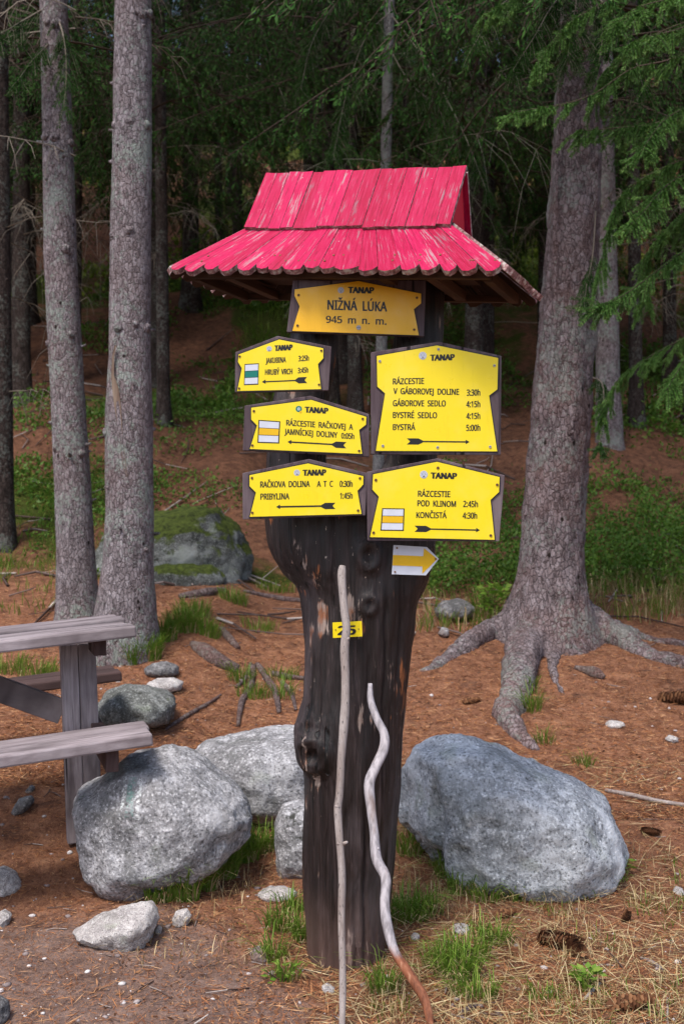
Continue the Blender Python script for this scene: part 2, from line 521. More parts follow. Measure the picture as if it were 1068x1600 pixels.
mBARKG = m_bark('bark_pale', (.14, .13, .13), (.23, .22, .22), (.32, .31, .31), .6, 1)
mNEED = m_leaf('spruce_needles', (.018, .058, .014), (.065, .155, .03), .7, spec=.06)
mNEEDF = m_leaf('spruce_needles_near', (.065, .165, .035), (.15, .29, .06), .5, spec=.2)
mTIP = m_leaf('spruce_new_growth', (.12, .26, .05), (.2, .36, .08), .5)
mTWIG = m_plain('spruce_twig', (.06, .042, .032), .9, .2)
mDEAD = m_plain('dead_twig', (.2, .17, .14), .95, .1)
mLEAF = m_leaf('bilberry_leaves', (.055, .14, .015), (.14, .25, .03), .55, .3)
mFERN = m_leaf('forest_grass', (.05, .10, .012), (.13, .17, .03), .6, .3)
mGRASS = m_leaf('grass_blades', (.11, .24, .02), (.28, .38, .07), .55, .35)
mDRY = m_litter('dry_grass', [(0, (.2, .15, .06)), (.5, (.4, .3, .15)), (1, (.52, .42, .25))])
mLIT = m_litter('fallen_needles', [(0, (.07, .025, .012)), (.4, (.24, .085, .034)), (.75, (.38, .165, .065)), (1, (.5, .3, .16))])
mGRAV = m_litter('gravel', [(0, (.12, .09, .09)), (.6, (.32, .27, .26)), (1, (.6, .57, .56))])
mCONE = m_litter('pine_cone_scales', [(0, (.05, .022, .012)), (.6, (.17, .072, .033)), (1, (.32, .165, .08))])
mDEAD2 = m_plain('dead_twig_pale', (.27, .25, .2), .95, .1)
mSTICK = m_wood('stick_grey', (.27, .225, .21), (.46, .41, .39), (.19, .14, .12), False, .8, 130, .5, False)
mROOT = m_bark('root_bark', (.075, .05, .048), (.16, .115, .11), (.27, .22, .22), .25, 1.3, .4)
def m_stick2():
    a = M('stick_peeled', .6, .3)
    w_ = a.co('Object'); g = a.noise(a.co('Object', (1, 1, .12)), 90, 5, .6)
    z = a.n('SeparateXYZ', {'Vector': w_}).outputs[2]
    z = a.math('ADD', z, a.math('MULTIPLY', a.math('SUBTRACT', a.noise(w_, 18), .5), .12))
    grey = a.ramp(g, [(.3, (.17, .155, .165)), (.6, (.42, .39, .41))])
    bark = a.ramp(g, [(.3, (.09, .03, .016)), (.6, (.27, .10, .05)), (.75, (.42, .24, .15))])
    c = a.mix(a.ramp(z, [(.17, 1), (.2, 0)]), grey, bark)
    c = a.mix(a.ramp(a.noise(a.co('Object', (1, 1, .3)), 14, 3), [(.55, 0), (.68, .5)]), c, (.25, .16, .12))
    a.col(c).bump(g, .4, .003)
    return a.m
mSTICK2 = m_stick2()

# ------------------------------------------------------------------ the ground
def build_ground():
    ys = np.concatenate([np.arange(-8, 2.2, .4), np.arange(2.2, 6.5, .03), np.arange(6.5, 14, .1), np.arange(14, 40, .4), np.arange(40, 95, 2)])
    xs = np.concatenate([np.arange(-45, -9, 1.5), np.arange(-9, -2.4, .15), np.arange(-2.4, 2.4, .03), np.arange(2.4, 9, .15), np.arange(9, 45.1, 1.5)])
    XX, YY = np.meshgrid(xs, ys)
    ZZ = gz(XX, YY)
    V = np.stack([XX.ravel(), YY.ravel(), ZZ.ravel()], 1)
    nx, ny = len(xs), len(ys)
    i = np.arange(nx - 1)[None, :] + (np.arange(ny - 1) * nx)[:, None]
    i = i.ravel()
    me = npmesh(V, np.stack([i, i + 1, i + 1 + nx, i + nx], 1))
    x, y = V[:, 0], V[:, 1]
    dirt = 0.75 * sstep(.15, -.7, x) * sstep(4.5, 3.3, y) + .42 * sstep(3.5, 2.9, y)
    green = .6 * sstep(9.5, 15, y) * (0.6 + vnoise(x * .5, y * .4, 21)) + .55 * np.exp(-((x - 2.2) / 1.6) ** 2 - ((y - 8.9) / 1.0) ** 2) \
        + .6 * np.exp(-((x + 2.4) / .8) ** 2 - ((y - 9.5) / 2.0) ** 2) + .5 * np.exp(-((x + .8) / .7) ** 2 - ((y - 15) / 2.5) ** 2) - .45 * np.exp(-((x + 2.6) / 1.2) ** 2 - ((y - 15) / 3.5) ** 2)
    green = green + .6 * sstep(.08, .3, vnoise(x * .8, y * .8, 33)) * sstep(5.6, 7.5, y)
    ca = me.color_attributes.new('cover', 'FLOAT_COLOR', 'POINT')
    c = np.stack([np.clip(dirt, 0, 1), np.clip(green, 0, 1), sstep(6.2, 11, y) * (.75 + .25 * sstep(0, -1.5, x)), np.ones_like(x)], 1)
    ca.data.foreach_set('color', c.astype(np.float32).ravel())
    o = link('ground', me, m_ground())
    tag(o, kind='structure')
build_ground()

# ------------------------------------------------------------------ the signpost: forked trunk and roof
def build_post():
    D = 3.45
    root = thing('signpost', 'tall dark forked tree trunk set up as a signpost under a weathered pink shingle roof', 'signpost', (P(538, 1490, D).x, D, 0))
    rows = [(1560, 477, 602), (1500, 477, 602), (1400, 475, 614), (1300, 473, 620), (1218, 473, 626), (1194, 469, 628), (1167, 462, 630), (1144, 458, 631),
            (1124, 462, 633), (1093, 473, 635), (1050, 476, 638), (1016, 475, 640), (982, 474, 645), (948, 471, 650),
            (921, 464, 662), (891, 437, 673), (854, 419, 681), (814, 412, 684), (780, 412, 684), (760, 414, 680)]
    rs = resample(rows, 90)
    n = 48
    V, Fc = [], []
    for (y, l, r) in rs:
        c = P((l + r) / 2, y, D); hw = (r - l) / 2 * D / F
        ry = min(hw, .155)
        ry = ry + (.145 - ry) * float(sstep(1150, 950, y))
        for k in range(n):
            a = 2 * math.pi * k / n
            V.append((c.x + math.cos(a) * hw, D + math.sin(a) * ry, c.z))
    for i in range(len(rs) - 1):
        for k in range(n):
            q = i * n + k; p = i * n + (k + 1) % n
            Fc.append([q, p, p + n, q + n])
    Fc.append(list(range(n))[::-1]); Fc.append([(len(rs) - 1) * n + k for k in range(n)])
    mb = MB().add(V, Fc)
    def limb(rows, ry):
        pts = resample(rows, 24)
        vv, ff = tube([P(x, y, D) for x, y, h in pts], [h * D / F for x, y, h in pts], 20)
        mb.add(vv, ff)
    limb([(485, 870, 50), (465, 780, 50), (465, 715, 49), (473, 620, 43), (490, 530, 39), (497, 440, 36)], .1)
    limb([(610, 870, 45), (628, 780, 47), (645, 715, 41), (650, 620, 39), (654, 530, 39), (664, 435, 33)], .1)
    me = remesh(mb.mesh(), .0075, 4)
    knots = [(577, 868, .042, .55), (490, 1184, .05, .8), (577, 945, .028, .3)]
    cracks = [(P(572, 0, 3.31).x, -.2, .55, .016), (P(556, 0, 3.31).x, -.2, .3, .012), (P(508, 0, 3.31).x, -.2, .75, .009), (P(498, 0, 3.31).x, .5, 1.25, .008), (P(604, 0, 3.31).x, .45, 1.2, .010), (P(520, 0, 3.31).x, 1.05, 1.5, .012), (P(628, 0, 3.31).x, .8, 1.35, .009)]
    kp = [(P(x, y, 3.3), r, s) for x, y, r, s in knots]
    def fn(p, nrm):
        d = .007 * fbm(Vector((p.x * 22, p.y * 22, p.z * 3.5))) + .012 * fbm(Vector((p.x * 5, p.y * 5, p.z * 2.5)), 2)
        g = noise.noise(Vector((p.x * 26, p.y * 26, p.z * 1.1 + 5)))
        d -= .005
        d -= .008 * max(0, .18 - abs(g)) / .18 * max(0, noise.noise(Vector((p.x * 9, p.y * 9, p.z * .8))) + .15)
        for cx_, z0_, z1_, dep in cracks:
            q = (p.x - cx_ - .006 * noise.noise(Vector((0, 0, p.z * 6 + cx_ * 50)))) / .0055
            if nrm.y < 0 and abs(q) < 3: d -= dep * math.exp(-q * q) * float(sstep(z0_, z0_ + .1, p.z)) * float(sstep(z1_, z1_ - .12, p.z))
        if nrm.y < 0.1:
            for c, r, s in kp:
                q = math.hypot(p.x - c.x, (p.z - c.z) * .85) / r
                if q < 2.2:
                    d += s * (.020 * math.exp(-(q * 1.0 - .75) ** 2 * 7) - .016 * math.exp(-q * q * 12) + .012 * math.exp(-q * q))
                    d += .003 * math.sin(q * 16 + 3 * noise.noise(p * 20)) * math.exp(-q * q * .7)
        return d
    displace(me, fn)
    link('trunk', me, mPOST, root)
    build_roof(root)
    return root

def build_roof(root):
    xc, Dc, zc, yaw, roll, A, B, a, b, h1, h2 = .041, 3.45, 2.1046, .367, .0796, .548, .235, .325, .10, .1655, .196
    c, s = math.cos(yaw), math.sin(yaw)
    u0 = Vector((c, -s, 0)); v = Vector((s, c, 0))
    u = u0 * math.cos(roll) - Z * math.sin(roll); wv = Z * math.cos(roll) + u0 * math.sin(roll)
    C = Vector((xc, Dc, zc))
    L = lambda x, y, z: C + u * x + v * y + wv * z
    rnd = random.Random(3)
    def rows_of_boards(mb, e0, e1, t0, t1, n, th, tooth, lift=0.0, drop=0.0):
        """boards between eave edge e0-e1 and top edge t0-t1"""
        cuts = [0]
        for i in range(n): cuts.append(cuts[-1] + rnd.uniform(.75, 1.25))
        cuts = [q / cuts[-1] for q in cuts]
        mid = (t0 + t1) / 2 - (e0 + e1) / 2
        nn = (e1 - e0).cross(mid).normalized()
        if nn.z < 0: nn = -nn
        for i in range(n):
            g = .0008
            bl = e0.lerp(e1, cuts[i]); br = e0.lerp(e1, cuts[i + 1]); tl = t0.lerp(t1, cuts[i]); tr = t0.lerp(t1, cuts[i + 1])
            al = ((tl + tr) / 2 - (bl + br) / 2); ln = al.length; et = al.normalized()
            es = et.cross(nn).normalized()
            if es.dot(e1 - e0) < 0: es = -es
            o = (bl + br) / 2 + nn * (lift + rnd.uniform(0, .004))
            hb = (br - bl).length / 2 * abs(es.dot((br - bl).normalized())) - g; ht = (tr - tl).length / 2 * abs(es.dot((tr - tl).normalized())) - g
            sk = (tl + tr) / 2 - (bl + br) / 2
            dz = rnd.uniform(-.006, .006) - drop
            cc = tooth
            if tooth:
                poly = [(-hb, dz + cc * .9), (-hb * .45, dz), (hb * .45, dz + rnd.uniform(-.002, .003)), (hb, dz + cc * .9), (ht, ln + rnd.uniform(-.004, .004)), (-ht, ln + rnd.uniform(-.004, .004))]
            else:
                poly = [(-hb, dz), (hb, dz + rnd.uniform(-.003, .003)), (ht, ln + rnd.uniform(-.003, .003)), (-ht, ln + rnd.uniform(-.003, .003))]
            tl_ = rnd.uniform(-.02, .02)
            e2 = (es + et * 0).normalized(); n2 = (nn + es * tl_).normalized(); e2 = (e2 - n2 * e2.dot(n2)).normalized()
            mb.slab(poly, o, e2, et, n2, th, 0, 1, 2)
    roof = MB()
    fl, fr, br_, bl_ = L(-A, -B, 0), L(A, -B, 0), L(A, B, 0), L(-A, B, 0)
    tfl, tfr, tbr, tbl = L(-a, -b, h1), L(a, -b, h1), L(a, b, h1), L(-a, b, h1)
    rows_of_boards(roof, fl, fr, tfl, tfr, 18, .019, .014)
    rows_of_boards(roof, br_, bl_, tbr, tbl, 18, .019, .014)
    rows_of_boards(roof, fr, br_, tfr, tbr, 6, .019, .014)
    rows_of_boards(roof, bl_, fl, tbl, tfl, 6, .019, .014)
    ro = roof.build('roof', [mROOF, mSOFFIT, mEDGE], root)
    up = MB()
    a2 = a + .012
    lo = .024
    rows_of_boards(up, L(-a2, -b - lo, h1 - .010), L(a2, -b - lo, h1 - .010), L(-a2, .006, h1 + h2 + .004), L(a2, .006, h1 + h2 + .004), 15, .013, 0, .004)
    rows_of_boards(up, L(a2, b + lo, h1 - .010), L(-a2, b + lo, h1 - .010), L(a2, -.002, h1 + h2 - .004), L(-a2, -.002, h1 + h2 - .004), 15, .013, 0, .002)
    up.build('ridge_boards', [mROOF, mROOF, mEDGE], ro)
    for sx in (-1, 1):
        gb = MB()
        x0 = sx * (a - .018)
        gb.slab([(-b, 0), (b, 0), (0, h2 - .006)], L(x0, 0, h1 - .004), v, wv, u * sx, .014, 0)
        gb.build('gable_board', [mRED], ro)
    fb = MB()
    zz = .010
    for y in (-B + .05, B - .05):
        fb.box(L(0, y, zz - .002), wv, u, v, .022, 2 * A - .13, .022)
    for x in (-A + .075, A - .075):
        fb.box(L(x, 0, zz - .002), wv, v, u, .032, 2 * B - .118, .026)
    for x in (-.36, -.1, .15, .3):
        fb.box(L(x, 0, zz + .004), wv, v, u, .03, 2 * B - .12, .035)
    fb.box(L(0, 0, .045), v, u, wv, 2 * B - .2, 2 * a + .1, .012)
    fb.build('roof_frame', [mSOFFIT], ro, bevel=.002)
    for i in range(26):
        nb = MB()
        q = rnd.random(); t = rnd.choice((.18, .3, .9))
        p = fl.lerp(fr, q).lerp(tfl.lerp(tfr, q), t)
        nn = (fr - fl).cross(tfl - fl).normalized()
        vv, ff = tube([p + nn * .012, p + nn * .0225], .0035, 6)
        nb.add(vv, ff)
        nb.build('nail', [mRUST], ro)

build_post()

# ------------------------------------------------------------------ signs
try:
    FONT = bpy.data.fonts.load(bpy.utils.system_resource('DATAFILES', path='fonts') + '/NotoSansHebrew-Regular.woff2')
except Exception:
    FONT = None
def text_mesh(body, bold):
    cu = bpy.data.curves.new('t', 'FONT')
    cu.body = body
    if FONT: cu.font = FONT
    cu.size = 1; cu.offset = bold; cu.resolution_u = 3; cu.fill_mode = 'FRONT'
    o = bpy.data.objects.new('t', cu); COL.objects.link(o)
    dg = bpy.context.evaluated_depsgraph_get(); dg.update()
    me = bpy.data.meshes.new_from_object(o.evaluated_get(dg))
    bpy.data.objects.remove(o); bpy.data.curves.remove(cu)
    V = [tuple(v.co) for v in me.vertices]; Fc = [list(p.vertices) for p in me.polygons]
    bpy.data.meshes.remove(me)
    return V, Fc
_cap = None
def cap_h():
    global _cap
    if _cap is None: _cap = max(v[1] for v in text_mesh('H', 0)[0])
    return _cap

def inset(poly, d):
    """shrink a clockwise-or-not polygon of 2-d points by d"""
    n = len(poly); out = []
    ar = sum(poly[i][0] * poly[(i + 1) % n][1] - poly[(i + 1) % n][0] * poly[i][1] for i in range(n))
    sg = 1 if ar > 0 else -1
    for i in range(n):
        p, q, r = (np.array(poly[(i + k) % n], float) for k in (-1, 0, 1))
        e1 = (q - p) / np.linalg.norm(q - p); e2 = (r - q) / np.linalg.norm(r - q)
        n1 = np.array([-e1[1], e1[0]]) * sg; n2 = np.array([-e2[1], e2[0]]) * sg
        m = n1 + n2
        out.append(tuple(q + m * d / max(.35, (m @ m) / 2)))
    return out

class Sheet:
    """flat print on a plate that faces -y at depth D; coordinates are photo pixels"""
    def __init__(s, D, conv): s.D = D; s.c = conv; s.mb = MB()
    def pt(s, q, lift=0):
        x, y = s.c(*q); D = s.D
        p = P(x, y, D); p.y -= lift; return p
    def poly(s, pts, mi, lift):
        v = [s.pt(q, lift) for q in pts]
        ar = sum(v[i].x * v[(i + 1) % len(v)].z - v[(i + 1) % len(v)].x * v[i].z for i in range(len(v)))
        f = list(range(len(v)))
        if ar < 0: f = f[::-1]
        s.mb.add(v, [f], mi)
    def text(s, body, x0, x1, y0, y1, cap, mi=1, lift=.0012, bold=.02):
        V, Fc = text_mesh(body.replace(' ', '  '), 0)
        a, b = min(v[0] for v in V), max(v[0] for v in V)
        k = cap / cap_h()
        ex = cap * (.22 if bold > .04 else .085)            # heavier strokes: the same letters laid side by side
        n = 6 if bold > .04 else 4
        for q in range(n):
            pts = []
            dy = (.07 if bold > .04 else .045) * cap * (q % 2)
            for (x, y, z) in V:
                t = (x - a) / (b - a)
                pts.append(s.pt((x0 + (x1 - x0 - ex) * t + ex * q / (n - 1), y0 + (y1 - y0) * t - y * k * .97 - dy), lift + q * .00005))
            s.mb.add(pts, Fc, mi)
    def arrow(s, tail, tip, fl, hgt, sh, mi=1, lift=.0012):
        t = np.array(tip, float); q = np.array(tail, float)
        d = (t - q); L = np.linalg.norm(d); d /= L; nn = np.array([-d[1], d[0]])
        def at(a, b): return tuple(q + d * a + nn * b)
        hl = hgt * .62
        s.poly([at(fl, sh / 2), at(L - hl, sh / 2), at(L - hl, -sh / 2), at(fl, -sh / 2)], mi, lift)
        s.poly([at(L - hl, hgt * .36), at(L, 0), at(L - hl, -hgt * .36)], mi, lift)
        h = hgt / 2
        s.poly([at(0, h), at(fl * .72, h), at(fl, sh * .6), at(fl, -sh * .6), at(fl * .72, -h), at(0, -h), at(fl * .2, 0)], mi, lift)

def disc(mb, c, r, y, mi, n=20):
    mb.add([(c.x + math.cos(t) * r, y, c.z + math.sin(t) * r) for t in np.linspace(0, 2 * math.pi, n, endpoint=False)], [list(range(n))], mi)

def make_sign(label, conv, D, plate, board, texts, arrow, emblem, marker, screws, yel=None, green_emblem=False, plate_off=.022, bw=1.0, group='hiking direction signs on the post'):
    s = Sheet(D, conv)
    pix = [conv(*q) for q in plate]
    cx = sum(p[0] for p in pix) / len(pix); by = max(p[1] for p in pix)
    root = thing('trail_sign', label, 'sign', P(cx, by, D + plate_off), group)
    # wooden backing board
    bb = MB()
    pb = [conv(*q) for q in board]
    Db = D + plate_off
    bb.slab([((x - CX) * Db / F, H - (y - CY) * Db / F) for x, y in pb], Vector((0, Db, 0)), X, Z, -Y, plate_off - .003)
    bb.build('backing_board', [mBOARD], root, bevel=.002)
    # plate: black edged sheet, yellow face, lettering
    p2 = [((x - CX) * D / F, H - (y - CY) * D / F) for x, y in pix]
    s.mb.slab(p2, Vector((0, D + .003, 0)), X, Z, -Y, .003, 1)
    ins = inset(p2, .0042 * bw)
    ar = sum(ins[i][0] * ins[(i + 1) % len(ins)][1] - ins[(i + 1) % len(ins)][0] * ins[i][1] for i in range(len(ins)))
    f = list(range(len(ins)))
    if ar < 0: f = f[::-1]
    s.mb.add([(x, D - .0008, z) for x, z in ins], [f], 0)
    for t in texts: s.text(*t[:6], bold=t[6] if len(t) > 6 else .026)
    if arrow: s.arrow(*arrow)
    pl = s.mb.build('plate', [yel or mYEL, mBLK], root)
    if emblem:
        ex, ey, er = emblem
        c = s.pt((ex, ey)); r = er * abs(s.pt((1, 0)).x - s.pt((0, 0)).x)
        e = MB()
        disc(e, c, r, D - .0011, 3 if green_emblem else 0)
        if green_emblem:
            lf = [(c.x + math.sin(t) * r * .42, D - .0015, c.z + math.cos(t) * r * .6) for t in np.linspace(0, 2 * math.pi, 12, endpoint=False)][::-1]
            e.add(lf, [list(range(12))], 0)
            e.add([(c.x + dx * r * .1, D - .0018, c.z + dz * r) for dx, dz in ((-1, -.8), (1, -.8), (1, .5), (-1, .5))], [[0, 1, 2, 3]], 3)
            disc(e, c + Vector((r * .55, 0, -r * .95)), r * .35, D - .0016, 4)
        else:
            n = 20
            for r0, r1, a0, a1 in ((.9, .8, 0, 6.3), (.58, .40, -.4, 3.6), (.3, .12, 2.6, 6.8)):
                tt = np.linspace(a0, a1, n)
                vv = [(c.x + math.cos(t) * r * q, D - .0015, c.z + math.sin(t) * r * q) for t in tt for q in (r0, r1)]
                e.add(vv, [[2 * i, 2 * i + 1, 2 * i + 3, 2 * i + 2][::-1] for i in range(n - 1)], 2)
            e.add([(c.x + dx * r, D - .0016, c.z + dz * r) for dx, dz in ((-.3, -.62), (.35, -.62), (.35, -.45), (-.3, -.45))], [[0, 1, 2, 3]], 1)
        e.build('emblem', [mWHT, mBLK, mGRY, mGRN, mORG], pl)
    if marker:
        quad, mid = marker
        mk = Sheet(D, conv)
        tl, tr, br, bl = (np.array(q, float) for q in quad)
        def q(u_, v_): return tuple((tl * (1 - u_) + tr * u_) * (1 - v_) + (bl * (1 - u_) + br * u_) * v_)
        mk.poly([q(0, 0), q(1, 0), q(1, 1), q(0, 1)], 0, .0011)
        e = .05
        for k, mi in ((0, 1), (1, 2), (2, 1)):
            v0 = .045 + k * .31; v1 = v0 + .285
            mk.poly([q(e, v0), q(1 - e, v0), q(1 - e, v1), q(e, v1)], mi, .0015)
        mk.mb.build('trail_marker', [mBLK, mWHT, mid], pl)
    for sx, sy, sm, sr in screws:
        c = s.pt((sx, sy))
        vv, ff = tube([c + Y * .001, c - Y * .003], [.0042 * sr, .0036 * sr], 10)
        m = MB(); m.add(vv, ff)
        m.slab([(-.003 * sr, -.0005), (.003 * sr, -.0005), (.003 * sr, .0005), (-.003 * sr, .0005)], c - Y * .0033, X, Z, -Y, .0002, 1)
        m.build('screw', [sm, mBLK], pl, smooth=False)
    return root

cb = lambda x, y: (350 + x * .4401, 500 + y * .4401)
cc_ = lambda x, y: (350 + x * .3277, 430 + y * .3276)
cdd = lambda x, y: (380 + x * .3371, 780 + y * .3370)

make_sign('amber place name plate with altitude, on the fork right under the roof', cc_, 3.315,
          [(640, 26), (940, 86), (940, 136), (906, 163), (930, 289), (322, 268), (358, 149), (333, 98), (335, 66)],
          [(330, 30), (960, 30), (950, 297), (300, 276)],
          [('TANAP', 590, 715, 86, 88, 29, .05), ('NIŽNÁ LÚKA', 492, 776, 165, 174, 46, .022), ('945 m n. m.', 485, 773, 227, 237, 33, .03)],
          None, (556, 72, 15), None,
          [(355, 95, mRUST, 1), (918, 108, mRUST, 1), (350, 240, mRUST, 1), (905, 260, mRUST, 1), (641, 250, mZINC, 1.9)], yel=mYELO, bw=.35)
make_sign('smallest yellow trail sign, two destinations above an arrow and a green striped mark', cc_, 3.225,
          [(262, 302), (477, 345), (477, 398), (452, 425), (467, 548), (57, 557), (80, 445), (62, 415), (65, 375)],
          [(56, 372), (258, 294), (512, 345), (498, 553), (55, 563)],
          [('TANAP', 240, 327, 362, 357, 26, .05), ('JAKUBINA', 198, 295, 421, 416, 26), ('3:25h', 354, 404, 411, 408, 26), ('HRUBÝ VRCH', 195, 326, 476, 472, 26), ('3:45h', 351, 401, 468, 465, 26)],
          ((395, 500), (180, 509), 56, 29, 6), (215, 351, 13), (((98, 424), (166, 420), (164, 522), (95, 525)), mGRN),
          [(75, 388, mRUST, .9), (463, 360, mRUST, .9), (452, 522, mRUST, .9), (72, 540, mRUST, .9)], bw=.7)
make_sign('yellow trail sign between two others, two line destination, orange striped mark and green emblem', cc_, 3.225,
          [(415, 590), (682, 672), (680, 715), (648, 740), (662, 857), (117, 833), (152, 718), (125, 690), (125, 628)],
          [(100, 625), (412, 578), (690, 665), (690, 868), (92, 838)],
          [('TANAP', 384, 497, 655, 661, 27, .05), ('RÁZCESTIE RAČKOVEJ A', 296, 614, 717, 738, 27), ('JAMNÍCKEJ DOLINY', 287, 540, 759, 776, 27), ('0:05h', 558, 620, 779, 782, 27)],
          ((582, 811), (302, 795), 68, 30, 7), (356, 638, 15), (((164, 690), (268, 697), (263, 803), (159, 800)), mORG),
          [(142, 648, mRUST, 1), (660, 685, mRUST, 1), (643, 838, mRUST, 1), (135, 812, mRUST, 1)], green_emblem=True, bw=.7)
make_sign('yellow trail sign without striped mark, two destinations above a left pointing arrow', cc_, 3.225,
          [(400, 893), (668, 955), (667, 1000), (640, 1030), (660, 1143), (117, 1157), (147, 1038), (117, 1008), (117, 950)],
          [(90, 945), (405, 878), (682, 945), (672, 1146), (92, 1165)],
          [('TANAP', 374, 487, 957, 955, 28, .05), ('RAČKOVA DOLINA', 172, 409, 1013, 1010, 29), ('A T C', 442, 519, 1010, 1009, 28), ('0:30h', 550, 612, 1010, 1010, 29), ('PRIBYLINA', 173, 311, 1071, 1069, 29), ('1:45h', 552, 612, 1067, 1066, 29)],
          ((530, 1100), (248, 1105), 68, 30, 8), (347, 942, 15), None,
          [(133, 967, mRUST, 1), (647, 968, mRUST, 1), (638, 1122, mRUST, 1), (135, 1133, mRUST, 1)], bw=.7)
make_sign('largest yellow trail sign, five lines of destinations above a right pointing arrow', cb, 3.235,
          [(755, 87), (975, 132), (972, 248), (943, 270), (972, 470), (534, 468), (567, 262), (540, 238), (538, 125)],
          [(520, 118), (760, 80), (980, 130), (978, 480), (520, 478)],
          [('TANAP', 730, 818, 145, 143, 21, .05), ('RÁZCESTIE', 598, 709, 229, 227, 21), ('V GÁBOROVEJ DOLINE', 600, 833, 263, 266, 21), ('3:30h', 860, 908, 269, 269, 22),
           ('GÁBOROVE SEDLO', 598, 786, 306, 307, 21), ('4:15h', 858, 908, 310, 310, 22), ('BYSTRÉ SEDLO', 598, 755, 348, 349, 21), ('4:15h', 858, 908, 352, 352, 22), ('BYSTRÁ', 598, 678, 391, 391, 21), ('5:00h', 858, 908, 394, 394, 22)],
          ((648, 431), (870, 433), 57, 22, 5), (704, 127, 14), None,
          [(552, 146, mZINC, 1.1), (760, 104, mZINC, 1.1), (958, 162, mZINC, 1.1), (563, 447, mZINC, 1.1), (757, 452, mZINC, 1.1), (943, 450, mZINC, 1.1)], bw=.7)
make_sign('lower yellow trail sign with orange striped mark beside a right pointing arrow', cb, 3.225,
          [(755, 500), (980, 555), (978, 612), (948, 640), (963, 784), (513, 774), (545, 628), (522, 603), (525, 545)],
          [(505, 540), (755, 492), (992, 552), (972, 786), (508, 783)],
          [('TANAP', 732, 826, 563, 565, 21, .05), ('RÁZCESTIE', 687, 802, 627, 629, 21), ('POD KLINOM', 685, 822, 661, 664, 21), ('2:45h', 847, 900, 664, 665, 22), ('KONČISTÁ', 681, 789, 703, 704, 21), ('4:30h', 845, 897, 705, 706, 22)],
          ((675, 741), (907, 746), 57, 22, 5), (708, 549, 14), (((560, 668), (640, 669), (637, 749), (554, 748)), mORG),
          [(538, 568, mRUST, 1.1), (758, 525, mRUST, 1.1), (968, 585, mRUST, 1.1), (530, 755, mRUST, 1.1), (945, 765, mRUST, 1.1)], bw=.7)

def small_plates():
    D = 3.275
    s = Sheet(D, cdd)
    root = thing('arrow_marker', 'small white plate with a yellow arrow, screwed to the post under the lower right sign', 'trail marker', P(612, 898, D))
    poly = [(695, 212), (850, 222), (905, 277), (845, 353), (687, 348)]
    p2 = [((x - CX) * D / F, H - (y - CY) * D / F) for x, y in (cdd(*q) for q in poly)]
    s.mb.slab(p2, Vector((0, D + .002, 0)), X, Z, -Y, .002, 0)
    s.poly([(693, 258), (833, 264), (836, 227), (898, 277), (828, 346), (829, 312), (690, 307)], 1, .0008)
    pl = s.mb.build('plate', [mWHT, mORG], root)
    for q in ((711, 226), (702, 337), (890, 277)):
        c = s.pt(q); m = MB(); vv, ff = tube([c, c - Y * .003], .003, 8); m.add(vv, ff); m.build('screw', [mRUST], pl)
    D = 3.288
    s = Sheet(D, cdd)
    root = thing('number_plate', 'little yellow plate with the number 25 nailed to the post behind the grey stick', 'number plate', P(542, 997, D))
    poly = [(413, 572), (548, 565), (551, 636), (415, 643)]
    p2 = [((x - CX) * D / F, H - (y - CY) * D / F) for x, y in (cdd(*q) for q in poly)]
    s.mb.slab(p2, Vector((0, D + .0015, 0)), X, Z, -Y, .0015, 0)
    s.text('25', 436, 522, 630, 627, 41, 1, .0008, .05)
    pl = s.mb.build('plate', [mYEL, mBLK], root)
    for q in ((427, 605), (534, 602)):
        c = s.pt(q); m = MB(); vv, ff = tube([c, c - Y * .002], .002, 8); m.add(vv, ff); m.build('nail', [mRUST], pl)
small_plates()

# ------------------------------------------------------------------ sticks leaning on the post
def stick(pts, r0, mat_, label, d0, d1, knobs=(), tag_='walking stick'):
    q = resample([(x, y, w_ * (.86 if r0 == 2 else 1)) for x, y, w_ in pts], 70)
    n = len(q)
    P3 = []
    y0, y1 = pts[0][1], pts[-1][1]
    for (x, y, wpx) in q:
        t = (y - y0) / (y1 - y0)
        P3.append((P(x, y, d0 + (d1 - d0) * t), wpx / 2 * (d0 + (d1 - d0) * t) / F))
    vv, ff = tube([p for p, r in P3], [r for p, r in P3], 12, wob=.16, seed=r0)
    mb = MB().add(vv, ff)
    for (x, y, s) in knobs:
        t = (y - y0) / (y1 - y0); D = d0 + (d1 - d0) * t
        p = P(x, y, D - .004); a = Vector((s, -.5, .6)).normalized()
        v2, f2 = tube([p, p + a * .008, p + a * .013], [.006, .0045, .003], 7); mb.add(v2, f2)
    o = mb.build('walking_stick', [mat_], None, P3[-1][0], smooth=True)
    return tag(o, label, tag_)
stick([(535, 884, 9), (534, 892, 13), (534, 908, 14), (538, 955, 13), (541, 982, 13), (538, 1012, 14), (539, 1060, 13.5), (539, 1100, 13.5), (536, 1141, 13.5), (533, 1184, 12.5), (530, 1240, 12.5),
       (527, 1267, 12.5), (531, 1318, 12), (534, 1368, 11.5), (533, 1436, 12), (535, 1503, 11), (535, 1560, 11), (534, 1612, 10.5)], 1, mSTICK,
      'long straight grey stick leaning on the post across the number plate', 3.255, 2.93, [(532, 1320, -1), (537, 1318, 1), (529, 1262, -1), (540, 1000, 1)])
